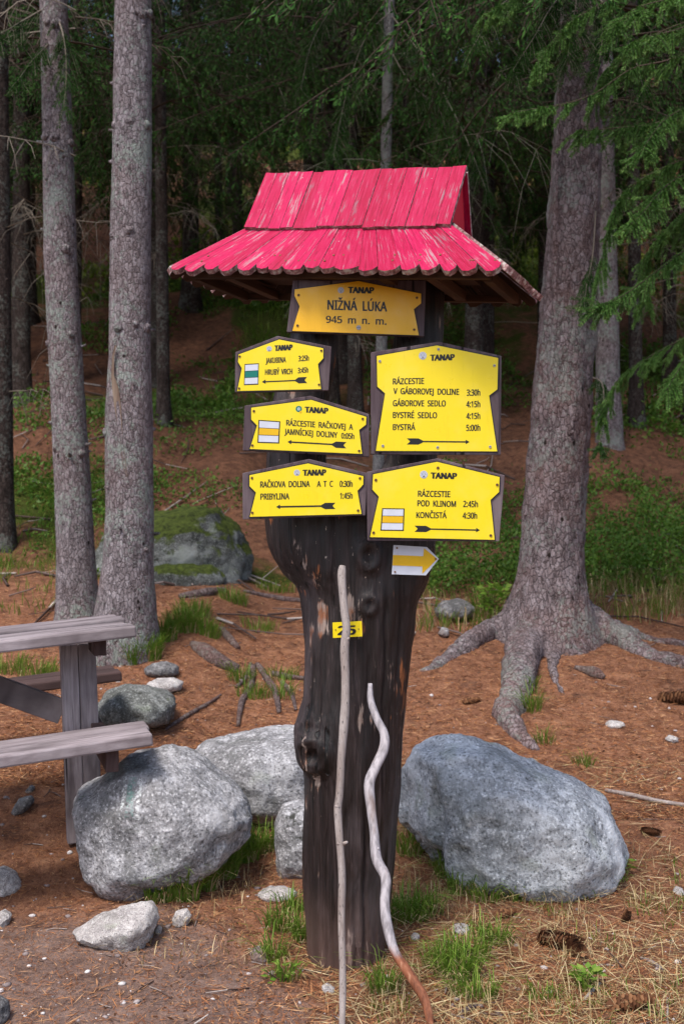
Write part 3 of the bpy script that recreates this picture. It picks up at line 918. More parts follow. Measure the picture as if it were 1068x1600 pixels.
stick([(578, 1068, 8), (579, 1095, 12), (589, 1124, 14), (600, 1147, 16), (599, 1171, 18), (587, 1198, 18), (577, 1224, 19), (579, 1261, 18), (584, 1301, 17), (588, 1342, 18), (602, 1372, 19), (601, 1409, 18),
       (604, 1443, 18), (616, 1486, 17), (633, 1513, 19), (649, 1537, 18), (664, 1564, 17), (673, 1606, 14)], 2, mSTICK2,
      'crooked peeled stick with a red brown lower end leaning on the post', 3.265, 2.935, [(586, 1328, 1)])

# ------------------------------------------------------------------ picnic table
def build_table():
    base = gpt(-1.02, 4.3)
    root = thing('picnic_table', 'weathered grey wooden picnic table with attached benches beside the boulder', 'picnic table', base)
    yaw, roll = math.radians(19), math.radians(4.6)
    L0 = Vector((math.cos(yaw), math.sin(yaw), 0)); wd = Vector((-math.sin(yaw), math.cos(yaw), 0))
    lu = L0 * math.cos(roll) + Z * math.sin(roll); wu = Z * math.cos(roll) - L0 * math.sin(roll)
    def planks(px, py, D, n, wdt, th, gap, nm, mats, length=1.9, jit=.012):
        o = P(px, py, D)           # near right top corner
        mb = MB()
        for i in range(n):
            c = o + wd * (wdt / 2 + i * (wdt + gap)) - lu * (length / 2 + random.uniform(-jit, jit)) - wu * (th / 2 + (.007 * (i % 2) if n == 4 else 0))
            mb.box(c, wd, lu, wu, wdt, length, th)
        mb.build(nm, mats, root, bevel=.007)
        return o
    tp = planks(211, 978, 4.0, 4, .122, .042, .03, 'tabletop', [mTABLE])
    planks(243, 1146, 3.78, 2, .125, .042, .006, 'bench_seat', [mTABLE])
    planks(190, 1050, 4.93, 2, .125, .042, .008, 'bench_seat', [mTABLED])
    # A-post: broad upright in two boards, with foot
    def upright(px, D, w_, y0, y1, nm):
        top = P(px, y0, D); bot = P(px + 12, y1, D); bot.z -= .04
        ax = (top - bot); ln = ax.length; ax.normalize()
        ex = (L0 - ax * L0.dot(ax)).normalized(); ez = ex.cross(ax)
        mb = MB()
        for k in (-1, 1):
            mb.box((top + bot) / 2 + ex * (k * w_ * .252), ex, ax, ez, w_ * .49, ln, .055)
        mb.build(nm, [mTABLE], root, bevel=.004)
    upright(121, 4.23, .135, 1006, 1297, 'leg')
    upright(-420, 4.0, .135, 1010, 1330, 'leg')
    # beams carrying table and benches
    def beam(a, b, w_, h_, nm, m):
        mb = MB(); ax = (b - a); ln = ax.length; ax.normalize(); ez = (Z - ax * Z.dot(ax)).normalized(); ex = ax.cross(ez)
        mb.box((a + b) / 2, ex, ax, ez, w_, ln, h_); mb.build(nm, [m], root, bevel=.003)
    q = P(154, 1004, 4.1)
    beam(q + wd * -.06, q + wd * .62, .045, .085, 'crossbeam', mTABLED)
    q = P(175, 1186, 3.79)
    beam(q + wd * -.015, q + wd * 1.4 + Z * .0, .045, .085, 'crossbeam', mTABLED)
    beam(P(-130, 1030, 4.2), P(98, 1112, 4.34), .045, .095, 'brace', mTABLE)
build_table()

# ------------------------------------------------------------------ rocks
def rock(label, pix, D, dep, mat_, seed=0, rough=1.0, voxel=.014, sink=.06, name='boulder', cat='boulder', cuts=None, group=None, flat=0):
    """rock whose outline at depth D is pix, dep deep"""
    pts = []
    c = np.mean(np.array(pix, float), 0)
    for (x, y) in pix:
        for k, dd in ((1.0, 0), (.86, -.32), (.86, .34), (.5, -.5), (.55, .5)):
            qx, qy = c[0] + (x - c[0]) * k, c[1] + (y - c[1]) * k
            p = P(qx, qy, D); p.y += dd * dep + flat * (p.z - P(c[0], c[1], D).z)
            pts.append(p)
    pts.append(P(c[0], c[1], D) + Y * (-.53 * dep))
    lo = min(p.z for p in pts)
    bm = bmesh.new()
    for p in pts: bm.verts.new(p)
    bmesh.ops.convex_hull(bm, input=bm.verts)
    for v in [v for v in bm.verts if not v.link_faces]: bm.verts.remove(v)
    me = bpy.data.meshes.new('r'); bm.to_mesh(me); bm.free()
    me = remesh(me, voxel, 5, .5)
    size = (max(p.x for p in pts) - min(p.x for p in pts))
    k = 1.6 / size
    sd = Vector((seed * 3.1, seed * 1.7, seed * 5.3))
    def fn(p, nrm):
        q = p * k + sd
        d = size * rough * (.05 * (noise.voronoi(q * 1.6)[0][0] - .45) + .04 * fbm(q * 1.3, 3) + .022 * fbm(q * 5, 4) + .006 * fbm(q * 22, 3))
        if cuts:
            for f in cuts: d += f(p, nrm)
        return d
    displace(me, fn)
    b = P(c[0], c[1], D); b.z = lo
    o = link(name, me, mat_, None, b)
    return tag(o, label, cat, group)

def painted_mark(o):
    ctr = P(205, 1247, 3.82) - o.location
    def mark(a, c, v, n2):
        sp = a.n('SeparateXYZ', {'Vector': v})
        dx = a.math('ABSOLUTE', a.math('SUBTRACT', sp.outputs[0], ctr.x))
        dz = a.math('ABSOLUTE', a.math('SUBTRACT', sp.outputs[2], ctr.z))
        inz = a.math('LESS_THAN', dz, .066)
        wn = a.ramp(a.noise(v, 48, 5, .75), [(.47, 0), (.58, 1)])
        front = a.math('LESS_THAN', sp.outputs[1], .1)
        band = a.math('MULTIPLY', a.math('MULTIPLY', inz, wn), front)
        grn = a.math('MULTIPLY', a.math('LESS_THAN', dx, .016), band)
        wht = a.math('MULTIPLY', a.math('MULTIPLY', a.math('LESS_THAN', dx, .036), a.math('GREATER_THAN', dx, .02)), band)
        c = a.mix(a.math('MULTIPLY', wht, .75), c, (.7, .74, .74))
        return a.mix(a.math('MULTIPLY', grn, .6), c, (.05, .2, .165))
    m = m_rock('granite_grey_with_paint_mark', (.265, .263, .275), (.13, .13, .135), (.58, .58, .61), 0, .8, 1, mark)
    o.data.materials[0] = m

def crack_cut(p, nrm):
    x = CX + p.x * F / p.y; y = CY - (p.z - H) * F / p.y
    if y < 1190 or nrm.y > .2: return 0
    lx = 676 + (y - 1250) * .05 + 6 * noise.noise(p * 8)
    t = (x - lx) / 10
    r = -.035 * math.exp(-t * t)
    r -= .04 / (1 + math.exp((x - lx) / 5))
    return r * min(1, max(0, (y - 1190) / 45))
rock('big blue grey boulder on the right of the post, speckled with pale lichen',
     [(626, 1290), (630, 1205), (645, 1165), (680, 1145), (720, 1145), (790, 1166), (900, 1216), (945, 1246), (966, 1292), (978, 1338), (962, 1380), (905, 1412), (790, 1420), (715, 1395), (672, 1345)],
     4.15, .62, mROCKB, 1, .75, .012, cuts=[crack_cut])
rock('rounded grey boulder under the end of the picnic bench, with faded green paint mark',
     [(112, 1258), (120, 1232), (150, 1210), (200, 1180), (262, 1171), (305, 1185), (350, 1218), (388, 1245), (399, 1275), (385, 1315), (350, 1350), (270, 1390), (205, 1404), (160, 1398), (135, 1370), (122, 1320)],
     4.03, .5, mROCKG, 2, .7, .012)
painted_mark(COL.objects[-1])
rock('flat topped grey boulder half hidden behind the left side of the post',
     [(296, 1185), (318, 1160), (370, 1148), (430, 1138), (520, 1140), (540, 1190), (535, 1270), (440, 1285), (330, 1270), (300, 1225)], 4.75, .6, mROCKG, 3, .7)
rock('small grey stone low beside the post, below the flat boulder',
     [(429, 1290), (440, 1255), (470, 1247), (500, 1260), (508, 1330), (485, 1385), (432, 1380)], 4.15, .2, mROCKG, 4, .8, .008, name='stone', cat='stone')
rock('pale triangular granite rock lying in front of the rounded boulder',
     [(110, 1457), (150, 1432), (200, 1416), (240, 1410), (248, 1428), (236, 1468), (222, 1490), (196, 1500), (160, 1480)], 3.56, .22, mROCKP, 5, .8, .007, name='stone', cat='stone', flat=-.25)
STONES = [
    ('pale stone cut by the photo edge, left of the triangular rock', [(-25, 1370), (0, 1356), (20, 1364), (34, 1388), (20, 1398), (-20, 1398)], .15, mROCKP),
    ('little pale stone at the edge of the dirt, below the larger cut off one', [(-15, 1430), (5, 1423), (18, 1432), (14, 1447), (-10, 1450)], .08, mROCKP),
    ('dark grey stone in the lowest left corner of the dirt', [(-30, 1575), (-5, 1558), (10, 1568), (14, 1590), (0, 1605), (-30, 1605)], .1, mROCKD),
    ('fist sized whitish stone between triangular rock and grass tuft', [(268, 1436), (275, 1424), (292, 1420), (300, 1430), (294, 1444), (280, 1451), (270, 1446)], .06, mROCKP),
    ('pebble touching the right tip of the triangular rock', [(242, 1452), (248, 1445), (254, 1450), (252, 1460), (244, 1461)], .03, mROCKP),
    ('dark broken stone under the picnic table, the larger of two', [(18, 1268), (30, 1248), (50, 1243), (54, 1252), (40, 1270), (24, 1276)], .09, mROCKD),
    ('small brown stone under the picnic table, the smaller of two', [(40, 1236), (48, 1226), (55, 1230), (52, 1240), (42, 1241)], .05, mROCKD),
    ('dark stone lying on top of a white one near the table', [(226, 1046), (238, 1036), (262, 1034), (280, 1042), (278, 1054), (250, 1060), (230, 1056)], .14, mROCKD),
    ('white flat stone with a dark one lying on it', [(230, 1070), (244, 1061), (272, 1060), (288, 1066), (284, 1078), (255, 1084), (234, 1080)], .16, mROCKP),
    ('broad flat mossy rock behind the picnic table leg', [(150, 1110), (168, 1082), (200, 1074), (250, 1082), (280, 1095), (274, 1128), (220, 1142), (160, 1140)], .4, mROCKL),
    ('stone showing pale through the litter left of the post foot', [(400, 1398), (418, 1389), (450, 1388), (468, 1396), (455, 1406), (415, 1408)], .1, mROCKP),
    ('grey stone half sunk left of the post foot, near the green plant', [(390, 1490), (402, 1480), (420, 1486), (424, 1498), (408, 1504), (394, 1500)], .08, mROCKG),
    ('white angular pebble just in front of the post', [(502, 1541), (510, 1537), (522, 1543), (524, 1550), (512, 1553), (504, 1549)], .04, mROCKP),
    ('whitish oblong stone lying on brown needles below the root tree', [(944, 1133), (952, 1127), (972, 1127), (977, 1132), (966, 1138), (948, 1138)], .1, mROCKP),
    ('white round pebble near the edge, right of the oblong one', [(1038, 1155), (1044, 1149), (1056, 1151), (1058, 1158), (1046, 1162)], .07, mROCKP),
    ('pale pebble on needles level with the foot of the blue grey boulder', [(1050, 1394), (1056, 1386), (1066, 1388), (1068, 1397), (1058, 1401)], .05, mROCKP),
    ('small flat white stone in the dry grass below the blue grey boulder', [(704, 1452), (715, 1445), (733, 1447), (734, 1455), (718, 1460)], .07, mROCKP),
    ('whitish chip in the grass close to the crooked stick', [(640, 1465), (646, 1458), (655, 1460), (655, 1467), (646, 1470)], .04, mROCKP),
    ('grey flat stone behind the post near the left root of the big tree', [(676, 955), (690, 940), (715, 936), (742, 946), (740, 964), (710, 972), (684, 968)], .4, mROCKD),
    ('bluish stone on the needles between post and root', [(684, 990), (690, 980), (700, 982), (702, 994), (692, 998)], .12, mROCKB),
]
for i, (lab, pix, dep, mt) in enumerate(STONES):
    cx = sum(p[0] for p in pix) / len(pix); by = max(p[1] for p in pix)
    g = G(cx, by - 2)
    w_ = (max(p[0] for p in pix) - min(p[0] for p in pix)) * g.y / F
    D = g.y + dep * .25
    rock(lab, pix, D, dep, mt, 10 + i, 1.0, max(.003, w_ / 22), name='stone', cat='stone')
rock('large mossy boulder behind the left trunks, dark top half',
     [(150, 885), (165, 835), (200, 808), (290, 792), (345, 790), (374, 822), (392, 868), (394, 920), (330, 965), (230, 965), (155, 950)], 8.5, 1.1, mROCKM, 40, .9, .025)
rock('low mossy rock in front of the mossy boulder', [(225, 905), (240, 880), (280, 876), (330, 884), (352, 905), (335, 955), (245, 960)], 8.0, .4, mROCKM, 41, .9, .02)

# ------------------------------------------------------------------ trees
def quads(p, d, s, l, w_):
    """leaf-shaped quads: root p, direction d, side s, length l, half width w_"""
    l = l[:, None]; w_ = w_[:, None]
    V = np.stack([p, p + d * l * .45 + s * w_, p + d * l, p + d * l * .45 - s * w_], 1).reshape(-1, 3)
    return V
def nrmz(a): return a / np.maximum(1e-9, np.linalg.norm(a, axis=1, keepdims=True))
def qmesh(V):
    return npmesh(V, np.arange(len(V)).reshape(-1, 4))
def thin_tubes(segs):
    """3-sided tapered tubes from (p,q,r0,r1) arrays"""
    p, q, r0, r1 = segs
    d = nrmz(q - p); ref = np.where(np.abs(d[:, 2:3]) < .9, np.array([[0, 0, 1.]]), np.array([[1., 0, 0]]))
    a = nrmz(np.cross(d, ref)); b = np.cross(d, a)
    ring = []
    for c, r in ((p, r0), (q, r1)):
        for k in range(3):
            t = 2 * math.pi * k / 3
            ring.append(c + (a * math.cos(t) + b * math.sin(t)) * r[:, None])
    V = np.stack(ring, 1).reshape(-1, 3)
    i = np.arange(len(p))[:, None] * 6
    Q = np.concatenate([i + np.array([[k, (k + 1) % 3, 3 + (k + 1) % 3, 3 + k]]) for k in range(3)], 0)
    return V, Q

def spruce_crown(seed, z0, z1, r, nb, nt=34, nq=9, droop=.5, lean=0, leaf=(.05, .0062)):
    """drooping spruce branches with hanging twigs; returns mesh (needles 0, wood 1) about the trunk axis"""
    R = np.random.default_rng(seed)
    VV = []; SP = []; SQ = []; S0 = []; S1 = []
    zs = z0 + (z1 - z0) * R.random(nb) ** 1.15
    for z in zs:
        f = (z - z0) / (z1 - z0)
        Ln = r * (1 - f) ** .7 * R.uniform(.65, 1.1) + .25
        az = R.uniform(0, 2 * math.pi); o = np.array([math.cos(az), math.sin(az), 0]); sd = np.array([-o[1], o[0], 0])
        dr = droop * R.uniform(.7, 1.3)
        def at(t):
            t = np.asarray(t)[..., None]
            return o * Ln * t + np.array([0, 0, 1.]) * (z + Ln * (.12 * t - dr * t ** 2 + .18 * dr * t ** 4)) + sd * (.08 * Ln * np.sin(t * 3 + az))
        ts = np.linspace(0, 1, 9); pp = at(ts)
        SP.append(pp[:-1]); SQ.append(pp[1:]); rr = .010 * (1 - ts * .85) * (Ln / 1.8) ** .5 + .002; S0.append(rr[:-1]); S1.append(rr[1:])
        nq = 20; n = int(nt * 1.15 * max(.4, Ln / r))
        t = R.uniform(.12, 1, n) ** .8
        tb = at(t)
        sg = R.choice([-1, 1], n)[:, None]
        td = nrmz(o * R.uniform(.1, .8, (n, 1)) + sd * sg * R.uniform(.2, 1, (n, 1)) + np.array([0, 0, -1.]) * R.uniform(.3, 1.3, (n, 1)))
        tl = R.uniform(.18, .5, n) * (1.15 - .6 * t) * (Ln / 1.6) ** .4
        te = tb + td * tl[:, None] + np.array([0, 0, -1.]) * (tl * .25)[:, None]
        SP.append(tb); SQ.append(te); S0.append(np.full(n, .004)); S1.append(np.full(n, .0015))
        k = R.uniform(0, 1, (n, nq))
        p = (tb[:, None] * (1 - k[..., None]) + te[:, None] * k[..., None]).reshape(-1, 3)
        d = np.repeat(nrmz(te - tb), nq, 0)
        rv = R.normal(size=(n * nq, 3)); side = nrmz(np.cross(d, rv))
        dd = nrmz(d + side * R.uniform(.3, 1.0, (n * nq, 1)))
        s2 = nrmz(np.cross(dd, R.normal(size=(n * nq, 3))))
        VV.append(quads(p, dd, s2, R.uniform(.6, 1.3, n * nq) * leaf[0], R.uniform(.7, 1.3, n * nq) * leaf[1]))
    V1 = np.concatenate(VV); Q1 = np.arange(len(V1)).reshape(-1, 4)
    V2, Q2 = thin_tubes((np.concatenate(SP), np.concatenate(SQ), np.concatenate(S0), np.concatenate(S1)))
    me = npmesh(np.concatenate([V1, V2]), np.concatenate([Q1, Q2 + len(V1)]), np.concatenate([np.zeros(len(Q1)), np.ones(len(Q2))]))
    return me

def bare_branches(seed, z0, z1, r, nb, thick=.006):
    """list of leafless branches, each a mesh of its own"""
    R = np.random.default_rng(seed); out = []
    for z in R.uniform(z0, z1, nb):
        Ln = r * R.uniform(.4, 1.1); az = R.uniform(0, 6.283)
        o = np.array([math.cos(az), math.sin(az), 0]); sd = np.array([-o[1], o[0], 0])
        ts = np.linspace(0, 1, 10)[:, None]; dr = R.uniform(.1, .6)
        wob = R.normal(size=(10, 3)) * .02 * Ln
        pp = o * Ln * ts + np.array([0, 0, 1.]) * (z + Ln * (.1 * ts - dr * ts ** 2)) + sd * (R.uniform(-.3, .3) * Ln * ts ** 2) + wob * ts
        rr = thick * (1 - np.linspace(0, 1, 10) * .75)
        n = R.integers(9, 20)
        k = R.integers(2, 9, n); b = pp[k]
        d = nrmz(o * R.uniform(0, .8, (n, 1)) + sd * R.uniform(-1, 1, (n, 1)) + np.array([0, 0, -1.]) * R.uniform(.1, 1.2, (n, 1)))
        l = R.uniform(.12, .5, n)[:, None] * Ln * .8
        m = b + d * l * .5; e = m + nrmz(d + np.array([0, 0, -.7])) * l * .5
        f = np.full
        out.append(thin_tubes((np.concatenate([pp[:-1], b, m]), np.concatenate([pp[1:], m, e]),
                               np.concatenate([rr[:-1], f(n, thick * .5), f(n, thick * .35)]), np.concatenate([rr[1:], f(n, thick * .35), f(n, thick * .2)]))))
    return out

def trunk_mesh(base, rows, top_z, nseg=24, seed=0, bump=.05, flare=0, stubs=12, knobs=True):
    """rows: (centre x, y, half width) in photo pixels at depth base.y -> tapered trunk"""
    D = base.y
    rows = sorted(rows, key=lambda q: -q[1])
    pts = [(P(x, y, D), h * D / F) for x, y, h in rows]
    z = [p.z for p, r in pts]; xs = [p.x for p, r in pts]; rs = [r for p, r in pts]
    if z[-1] < top_z:
        sx = (xs[-1] - xs[0]) / max(.1, z[-1] - z[0])
        xs.append(xs[-1] + sx * .3 * (top_z - z[-1])); rs.append(rs[-1] * .12); z.append(top_z)
    zz = np.concatenate([np.arange(base.z - .25, min(top_z, base.z + 5), .045), np.arange(min(top_z, base.z + 5), top_z, .5), [top_z]])
    V = []; Fc = []
    for q in zz:
        x = np.interp(q, z, xs); r = np.interp(q, z, rs)
        hgt = max(0, q - base.z)
        for k in range(nseg):
            a = 2 * math.pi * k / nseg
            v = Vector((math.cos(a) * 2, math.sin(a) * 2, q * 1.2 + seed * 9))
            rr = r * (1 + bump * noise.noise(v) + bump * .7 * noise.noise(v * 3.1) + .02 * noise.noise(v * 9))
            if flare:
                rr *= 1 + flare * math.exp(-hgt / .22) * (1 + .6 * math.sin(a * 3 + seed) + .3 * math.sin(5 * a))
            V.append((x + math.cos(a) * rr, D + math.sin(a) * rr, q))
    for i in range(len(zz) - 1):
        for k in range(nseg):
            a = i * nseg + k; b = i * nseg + (k + 1) % nseg
            Fc.append([a, b, b + nseg, a + nseg])
    mb = MB().add(V, Fc)
    R = random.Random(seed)
    if nseg > 20:
        for q in np.arange(base.z + 1.2, base.z + 5, .62):
            q = q + R.uniform(-.12, .12)
            x = np.interp(q, z, xs); r = np.interp(q, z, rs)
            for _ in range(R.choice((2, 3, 4))):
                a = R.uniform(math.pi, 2 * math.pi); o = Vector((math.cos(a), math.sin(a), R.uniform(-.15, .15)))
                p = Vector((x, D, q + R.uniform(-.03, .03))) + o * r * .93
                sz = R.uniform(.6, 1.15)
                vv, ff = tube([p, p + o * .012 * sz, p + o * .022 * sz, p + o * .012 * sz], [.03 * sz, .024 * sz, .015 * sz, .008 * sz], 9, True, .3, _)
                mb.add(vv, ff)
    for _ in range(stubs):
        q = R.uniform(base.z + .6, min(top_z, base.z + 5)); a = R.uniform(math.pi, 2 * math.pi) if R.random() < .8 else R.uniform(0, math.pi)
        x = np.interp(q, z, xs); r = np.interp(q, z, rs)
        o = Vector((math.cos(a), math.sin(a), R.uniform(-.1, .4)))
        p = Vector((x, D, q)) + o * r * .9
        s = R.uniform(.5, 1.1) * min(1, r / .12)
        vv, ff = tube([p, p + o * .018 * s, p + o * (.03 + R.random() * .03) * s], [.02 * s, .012 * s, .007 * s], 7)
        mb.add(vv, ff)
    return mb.mesh()

def tree(name, label, base, rows, top, bark, crown=None, bare=None, group=None, seed=0, flare=.25, bump=.05, cat='tree', nseg=24, stubs=12):
    root = thing(name, label, cat, base, group)
    link('trunk', trunk_mesh(base, rows, top, nseg, seed, bump, flare, stubs), bark, root)
    if crown is not None:
        me = spruce_crown(seed + 100, *crown) if isinstance(crown, tuple) else crown
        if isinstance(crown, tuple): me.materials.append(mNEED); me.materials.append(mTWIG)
        o = bpy.data.objects.new('crown', me); COL.objects.link(o); o.parent = root
        hx = rows[0][0]
        o.location = (0, 0, 0)
    if bare:
        for V_, Q_ in bare_branches(seed + 200, *bare):
            bm_ = npmesh(V_, Q_); bm_.materials.append(mDEAD2 if bare[3] == 15 else mDEAD)
            o = bpy.data.objects.new('bare_branch', bm_); COL.objects.link(o); o.parent = root
    return root

GROUPF = 'spruces deep in the forest'
# the two trunks on the left
b1 = G(118, 945); b1.y = 6.9; b1.z = float(gz(b1.x, b1.y))
tree('spruce_tree', 'thinner grey spruce trunk of the left pair, standing behind the picnic table', P(118, 945, 6.9) * 1.0 if False else Vector((P(118, 945, 6.9).x, 6.9, float(gz(P(118, 945, 6.9).x, 6.9)))),
     [(84, 0, 21), (90, 200, 23), (95, 400, 25.5), (105, 600, 26), (113, 750, 28), (118, 860, 29), (120, 940, 32), (121, 985, 36)], 15, mBARK1,
     (5.2, 15, 1.9, 60), (2.6, 5, 1.0, 7), seed=1, flare=.12, stubs=26, bump=.03)
x2 = P(192, 960, 6.3).x
tree('spruce_tree', 'thicker grey spruce trunk of the left pair, bark torn open in a long scar', Vector((x2, 6.3, float(gz(x2, 6.3)))),
     [(208, 0, 28), (207, 200, 30.5), (204, 400, 31.5), (203, 560, 32.5), (202, 640, 37), (202, 720, 37), (203, 800, 37), (200, 880, 39), (196, 950, 46), (194, 1000, 50)], 16, mBARK1,
     (5.4, 16, 2.2, 60), None, seed=2, flare=.12, stubs=24, bump=.03)

def root_tree():
    D = 7.0
    x = P(858, 985, D).x
    base = Vector((x, D, float(gz(x, D))))
    root = thing('spruce_tree', 'massive brown spruce with thick spreading surface roots on the right', 'tree', base)
    me = trunk_mesh(base, [(906, 80, 34), (899, 300, 39), (879, 600, 46), (867, 760, 49), (862, 850, 50), (860, 900, 55), (857, 950, 66), (856, 985, 80), (856, 1030, 95)], 17, 30, 5, .04, 0, 26)
    mb = MB()
    mb.add([v.co.copy() for v in me.vertices], [list(p.vertices) for p in me.polygons])
    # close the open ends
    def ground_root(pix, lift=.22):
        q = []
        for (px, py, h) in pix:
            g = G(px, py)
            u_ = len(q) / (len(pix) - 1)
            q.append((g.x, g.y, g.z + h * g.y / F * (lift - (.35 if pix[0][0] == 850 else .6) * u_ ** 2 + .3 * math.sin(px * .21)), .95 * h * g.y / F))
        q = resample(q, 26)
        vv, ff = tube([p[:3] for p in q], [max(.006, p[3]) for p in q], 12, wob=.22, seed=len(pix))
        return vv, ff
    roots = [[(850, 965, 46), (822, 1015, 34), (812, 1060, 29), (800, 1100, 27), (790, 1120, 25), (808, 1150, 18), (842, 1174, 8)],
             [(820, 965, 34), (790, 985, 22), (750, 1000, 20), (710, 1022, 19), (680, 1040, 14), (655, 1050, 8)],
             [(885, 965, 44), (930, 990, 28), (970, 1005, 22), (1010, 1022, 19), (1050, 1035, 17), (1110, 1050, 12)],
             [(915, 975, 24), (960, 985, 14), (1010, 998, 10), (1060, 1008, 9), (1110, 1015, 7)],
             [(866, 975, 32), (866, 1012, 16), (862, 1045, 9), (872, 1075, 6), (890, 1092, 4)]]
    bm_ = bpy.data.meshes.new('x')
    rb = MB()
    for r in roots: rb.add(*ground_root(r))
    # lower trunk + roots merged into one skin, upper trunk kept
    low = MB()
    nseg = 30
    zs = [v.co.z for v in me.vertices]
    nrow = len(zs) // nseg
    cut = max(i for i in range(nrow) if zs[i * nseg] < base.z + 4.2)
    lv = [me.vertices[i].co.copy() for i in range((cut + 1) * nseg)]
    lf = [[i * nseg + k, i * nseg + (k + 1) % nseg, (i + 1) * nseg + (k + 1) % nseg, (i + 1) * nseg + k] for i in range(cut) for k in range(nseg)]
    lf.append(list(range(nseg))[::-1]); lf.append([cut * nseg + k for k in range(nseg)])
    low.add(lv, lf)
    low.v += []
    n0 = len(low.v)
    low.add(rb.v, rb.f)
    lm = remesh(low.mesh(), .016, 6, .5)
    displace(lm, lambda p, nn: .012 * fbm(Vector((p.x * 14, p.y * 14, p.z * 7)), 4) - .002)
    up = MB()
    start = max(0, cut - 2)
    uv_ = [v.co.copy() for v in me.vertices][start * nseg:]
    uf = [[i - start * nseg for i in p.vertices] for p in me.polygons if min(p.vertices) >= start * nseg]
    up.add(uv_, uf)
    up.add([v.co.copy() for v in lm.vertices], [list(p.vertices) for p in lm.polygons])
    link('trunk', up.mesh(), mBARK2, root)
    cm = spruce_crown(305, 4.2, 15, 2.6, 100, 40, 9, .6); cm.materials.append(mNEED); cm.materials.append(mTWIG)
    o = bpy.data.objects.new('crown', cm); COL.objects.link(o); o.parent = root; o.location = (.15, 0, -base.z)
root_tree()

# middle distance trunks, each placed where the photo shows it
CROWNS = [spruce_crown(401, 3.2, 14, 2.3, 90, 34, 8, .5), spruce_crown(402, 2.6, 13, 2.0, 95, 32, 8, .6), spruce_crown(403, 4.2, 15, 2.5, 85, 36, 8, .45), spruce_crown(404, 1.6, 9, 1.7, 90, 30, 8, .55)]
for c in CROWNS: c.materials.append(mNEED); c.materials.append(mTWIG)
MID = [  # px at two heights, D, half width px, label, crown, bark, bare
    (592, 700, 608, 0, 10.0, 8.5, 'slim pale spruce trunk rising straight behind the ridge of the pink roof', 2, mBARKG, True),
    (950, 690, 943, 250, 11.4, 17, 'grey spruce trunk right behind the massive brown one', 0, mBARK1, True),
    (740, 520, 748, 100, 12.6, 14, 'stout dark spruce trunk in shade behind the right end of the roof', 1, mBARK3, True),
    (2, 480, -2, 0, 9.0, 15, 'dark trunk at the left edge of the photo, beyond the thinner grey trunk', 2, mBARK3, True),
    (120, 300, 122, 0, 14.0, 8, 'thin dark trunk showing between the two grey left trunks, high up', 1, mBARK3, True),
    (252, 300, 249, 0, 11.5, 9, 'dark trunk just right of the scarred grey trunk', 0, mBARK3, True),
    (481, 250, 483, 0, 14.5, 7, 'thin dark trunk behind the left half of the roof ridge', 2, mBARK3, True),
    (512, 250, 508, 0, 13.2, 9, 'dark brown trunk left of the slim pale trunk', 1, mBARK3, True),
    (848, 300, 851, 0, 15.0, 6, 'thin black trunk close to the left of the massive brown one', 0, mBARK3, True),
    (992, 560, 988, 200, 12.0, 10, 'dark trunk among the branches right of the massive brown tree', 2, mBARK3, True),
    (1045, 500, 1042, 200, 13.8, 10, 'dark trunk nearest to the right edge of the photo', 1, mBARK3, False),
]
for i, (xa, ya, xb, yb, D, hw, lab, ck, bk, bare) in enumerate(MID):
    sl_ = (xb - xa) / (yb - ya)
    gx = G(xa, 820).x
    for _ in range(4):
        px = xa
        zb = float(gz((px - CX) * D / F, D)); ypx = CY - (zb - H) * F / D
        px = xa + sl_ * (ypx - ya)
    bx = (px - CX) * D / F
    base = Vector((bx, D, float(gz(bx, D))))
    rows = [(xb + sl_ * (-600 - yb), -600, hw * .82), (xb, yb, hw * .95), (xa, ya, hw * 1.05), (px, ypx - 40, hw * 1.15), (px, ypx + 40, hw * 1.4)]
    t = tree('spruce_tree', lab, base, rows, base.z + 14, bk, CROWNS[ck], (1.2, 5.5, 1.7, 14 if D < 11 else 10) if bare and not 440 < xa < 800 else (2.3, 5.6, 2.1, 15, .0045) if bare else None, seed=20 + i, nseg=14, stubs=8)
    for ch in t.children:
        if ch.name.startswith('crown'): ch.rotation_euler.z = i * 1.3

# forest behind: one tree of each kind, then copies
def proto_tree(k):
    R = random.Random(k)
    base = Vector((0, 0, 0))
    V = []; Fc = []; ns = 8; hs = [-.6, 0, .15, .5, 1, 2, 4, 6, 9, 13.5]; r0 = .11
    for h_ in hs:
        for q in range(ns):
            a = 2 * math.pi * q / ns; r = r0 * (1 - max(0, h_) / 15) * (1 + .5 * math.exp(-max(0, h_) * 6))
            V.append((math.cos(a) * r + .04 * math.sin(h_ * .7 + k), math.sin(a) * r, h_))
    for i in range(len(hs) - 1):
        for q in range(ns): Fc.append([i * ns + q, i * ns + (q + 1) % ns, (i + 1) * ns + (q + 1) % ns, (i + 1) * ns + q])
    tm = pymesh(V, Fc); tm.materials.append(mBARK3); tm.polygons.foreach_set('use_smooth', [True] * len(tm.polygons))
    cr = CROWNS[k % 4].copy(); cr.materials.append(mDEAD)
    bmm = bmesh.new(); bmm.from_mesh(cr)
    for V_, Q_ in bare_branches(500 + k, .8, 4.5, 1.5, 18, .007):
        vs = [bmm.verts.new(v) for v in V_]
        for q in Q_:
            fc = bmm.faces.new([vs[i] for i in q]); fc.material_index = 2
    bmm.to_mesh(cr); bmm.free()
    return tm, cr
PROTO = [proto_tree(k) for k in range(4)]
def far_tree(x, y, k, s, rz):
    root = thing('spruce_tree', 'dark slender spruce standing deep in the shaded forest on the slope', 'tree', (x, y, float(gz(x, y))), GROUPF)
    root.rotation_euler.z = rz; root.scale = (s, s, s)
    for nm, me in zip(('trunk', 'crown'), PROTO[k]):
        o = bpy.data.objects.new(nm, me); COL.objects.link(o); o.parent = root
